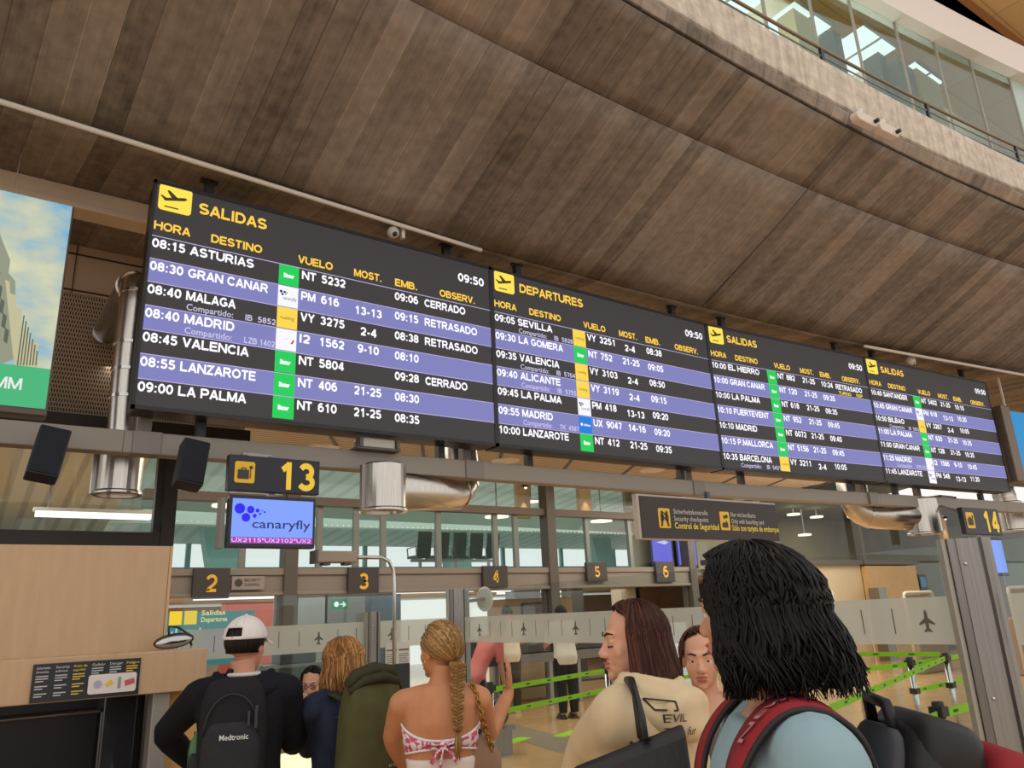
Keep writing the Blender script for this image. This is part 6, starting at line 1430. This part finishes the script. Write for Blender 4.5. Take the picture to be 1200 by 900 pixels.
for sd in (-1, 1): 
    for i in range(8): mb.tube([p6.Ht @ Vector((sd * .06, .05, .09)), p6.Ht @ Vector((sd * (.078 + .001 * i), .035 + .002 * i, .0)), p6.Ht @ Vector((sd * (.08 + .003 * i), .03, -.09)), p6.Ht @ Vector((sd * (.07 + .004 * i), .03, -.15))], [.003, .004, .003, .001], 5)
mb.build('loose_hair', H_brown, p6.root, smooth=True)

# ---- 7. long black hair, light blue shirt
x, y, h = place(897, 634, 1.55); x += .06 * math.sin(math.radians(52)) * 0 - .06 * .62; y -= .06 * .79 * -0.0; h -= .035
p7 = Person('person with long wavy black hair and light blue T-shirt in the right foreground', x, y, h - .02, math.radians(52), SK_mid, head_yaw=math.radians(-40), head_off=(.05, -.0, .035), fem=False, voxel=.0045, build=1.06)
k = p7.k
ar = {-1: hang(-1, k, (.28, -.02, 1.12), (.27, .08, .9)), 1: hang(1, k, (.28, -.02, 1.12), (.27, .08, .9))}
b7 = p7.body(ar); p7.face(b7)
M_shirt = cloth_mat('light_blue_cotton', rgb(152, 178, 186), .06, 8)
p7.garment('t_shirt', M_shirt, ar, .82, 1.435, .022, .55, voxel=.008, relax=5)
p7.trousers(cloth_mat('dark_trousers', rgb(44, 44, 52)))
p7.hair(H_black, L=.16, n=4200, fl=104, sweep=.24, wave=.017, freq=34, flare=.30, width=.0038, seed=41, lo=.95, hi=1.17, swell=.14, cut=.5, k=1.02)
# black and red backpack
M_rp = mat('pack_nylon', rgb(23, 22, 24), .5, bump=.25, scale=14); M_red = cloth_mat('pack_red', rgb(150, 44, 50), .08, 20, .7)
c = p7.surf(0.0, 1.27, .125)
t, sh, R = backpack('black and red backpack with lettered strap on the dark-haired person', p7, c, (.34, .24, .5), M_rp, M_red, tilt=.34)
mb = MB(); sh(.28, .17, .42, 0, .02, -.06, mb); main = mb.build('main_compartment', M_rp, t, remesh=.008, relax=2)
mb = MB(); sh(.275, .11, .24, 0, -.095, .025, mb); fp = mb.build('front_pocket', M_red, t, smooth=True)
mb = MB(); sh(.26, .13, .12, 0, .02, .10, mb); mb.build('top_pocket', M_rp, t, smooth=True)
mb = MB(); sh(.22, .04, .36, 0, .10, -.06, mb); mb.build('back_panel', cloth_mat('pack_grey_mesh', rgb(84, 86, 90)), t, smooth=True)
mb = MB(); mb.M = R.to_4x4(); mb.tube([(.138 * math.cos(a), -.06 - .03 * math.sin(a), .06 + .03 * math.sin(a)) for a in [math.pi * (i - 1) / 14 for i in range(17)]], .006, 6); mb.tube([(-.146, .08, .03), (-.149, .03, .05), (-.148, -.02, .065), (-.142, -.06, .08)], .006, 6); mb.build('red_piping', M_red, main, smooth=True)
mb = MB(); mb.tube([(-.05, .05, .13), (-.05, .06, .185), (.03, .06, .19), (.05, .05, .14)], .011, 8); mb.build('grab_handle', M_rp, t, smooth=True)
for sd in (-1, 1):
    S = [Vector((sd * .10, -.14, 1.27)), Vector((sd * .11, -.115, 1.355)), Vector((sd * .118, -.085, 1.43)), Vector((sd * .122, -.02, 1.468)), Vector((sd * .128, .05, 1.452)), Vector((sd * .135, .115, 1.37)), Vector((sd * .15, .13, 1.25)), Vector((sd * .17, .08, 1.1))]
    pts = [p7.bend(q * k) - c for q in S]
    dense = []
    for i in range(len(pts) - 1):
        a0, a1, a2, a3 = pts[max(0, i - 1)], pts[i], pts[i + 1], pts[min(len(pts) - 1, i + 2)]
        for j in range(6): u = j / 6; dense.append(.5 * ((2 * a1) + (a2 - a0) * u + (2 * a0 - 5 * a1 + 4 * a2 - a3) * u * u + (3 * a1 - a0 - 3 * a2 + a3) * u ** 3))
    dense.append(pts[-1])
    mb = MB(); vs = []
    for q in dense: vs.append([q + Vector((-.04, 0, .006 * sd)), q + Vector((.04, 0, -.006 * sd))])
    up = [Vector((0, 0, 0))] * len(dense)
    fl_ = [v for pr in vs for v in pr]; mb.add(fl_, [(2 * i, 2 * i + 1, 2 * i + 3, 2 * i + 2) for i in range(len(dense) - 1)])
    s_ = mb.build('strap', M_red, t, smooth=True, solid=.012)
    mb = MB()
    for e in (0, 1): mb.tube([pr[e] for pr in vs], .006, 6)
    mb.build('strap_edge', M_rp, s_, smooth=True)
    if sd < 0:
        mb = MB(); tx = 'SAN DIEGO'; n = len(dense) - 1
        def onstrap(p):
            f = (1 - p[0]) * (n * .62) + 9; i = min(int(f), n - 1); q = dense[i].lerp(dense[i + 1], f - i); nn = (dense[i + 1] - dense[i]).normalized().cross(Vector((1, 0, 0))); nn = nn if nn.z > 0 else -nn
            return q + Vector((p[2], 0, -.1 * p[2])) + nn * .010
        mb.text('NEW D', .28, -.014, .032, .42, y=0, bold=.01, fn=onstrap); mb.build('strap_lettering', mat('strap_print', rgb(196, 140, 140), .7), s_)

# ---- 8-10. security staff and a bending traveller
def staff(px, py, D, lab, top, trs, hgt, yaw, shoes=None, hairm=H_dark):
    q = P(px, py, Z=0)
    p = Person(lab, q.x, q.y, hgt, yaw, SK_mid, fem=False, voxel=.011, lean=.12)
    a = {-1: (Vector((-.26, .12, 1.12)) * p.k, Vector((-.2, .36, 1.08)) * p.k), 1: (Vector((.26, .12, 1.12)) * p.k, Vector((.2, .36, 1.08)) * p.k)}
    p.body(a); p.garment('shirt', top, a, .80, 1.44, .03, .5, voxel=.014); p.trousers(trs, off=.026, shoes=shoes); p.hair(hairm, L=.015, n=120, fl=115, lo=.98, hi=1.05, width=.016, seed=int(px), drop=100)
    return p
staff(600, 836, 11, 'person in white shirt, brown trousers and pale shoes at the security table', cloth_mat('off_white_shirt', rgb(226, 208, 186), .05), cloth_mat('brown_trousers', rgb(66, 52, 44)), 1.78, math.radians(-25), mat('shoe_pale', rgb(206, 184, 150), .6))
staff(667, 842, 11, 'person in white shirt, black trousers and black shoes at the security table', cloth_mat('white_uniform_shirt', rgb(222, 212, 204), .05), cloth_mat('black_trousers', rgb(34, 33, 36)), 1.74, math.radians(-15))
q = P(574, 790, Y=9.0)
p10 = Person('person in pink top bending forward beside the tall steel post', q.x - .25, 9.0, 1.62, math.radians(-80), SK_mid, voxel=.011, lean=.75, head_pitch=.9)
a = {-1: (Vector((-.2, .3, 1.02)), Vector((-.18, .36, .8))), 1: (Vector((.2, .3, 1.02)), Vector((.18, .36, .8)))}
p10.body(a); p10.garment('top', cloth_mat('salmon_top', rgb(222, 128, 122), .06), a, .82, 1.42, .02, .5, voxel=.014); p10.trousers(cloth_mat('charcoal_trousers', rgb(52, 50, 54)))
p10.hair(hair_mat('hair_ash', rgb(96, 78, 58), rgb(160, 136, 104)), L=.1, n=160, fl=115, width=.014, seed=77, flare=.1)
q = P(571, 815, Y=8.6); t = thing('holdall', 'black holdall with trim in front of the person in pink', 'bag', (q.x, 8.6, .35))
mb = MB(); mb.ell((0, 0, .12), (.3, .18, .2), 20, 12); mb.build('bag_body', M_rp, t, smooth=True); MB().tube([(-.2, -.1, .26), (-.1, -.14, .4), (.1, -.14, .4), (.2, -.1, .26)], .015, 8).build('handle', M_rp, t, smooth=True)
MB().box((0, 0, -.2), (.5, .3, .3)).box((0, 0, -.05), (.56, .36, .03)).build('stand', M_steel, t)
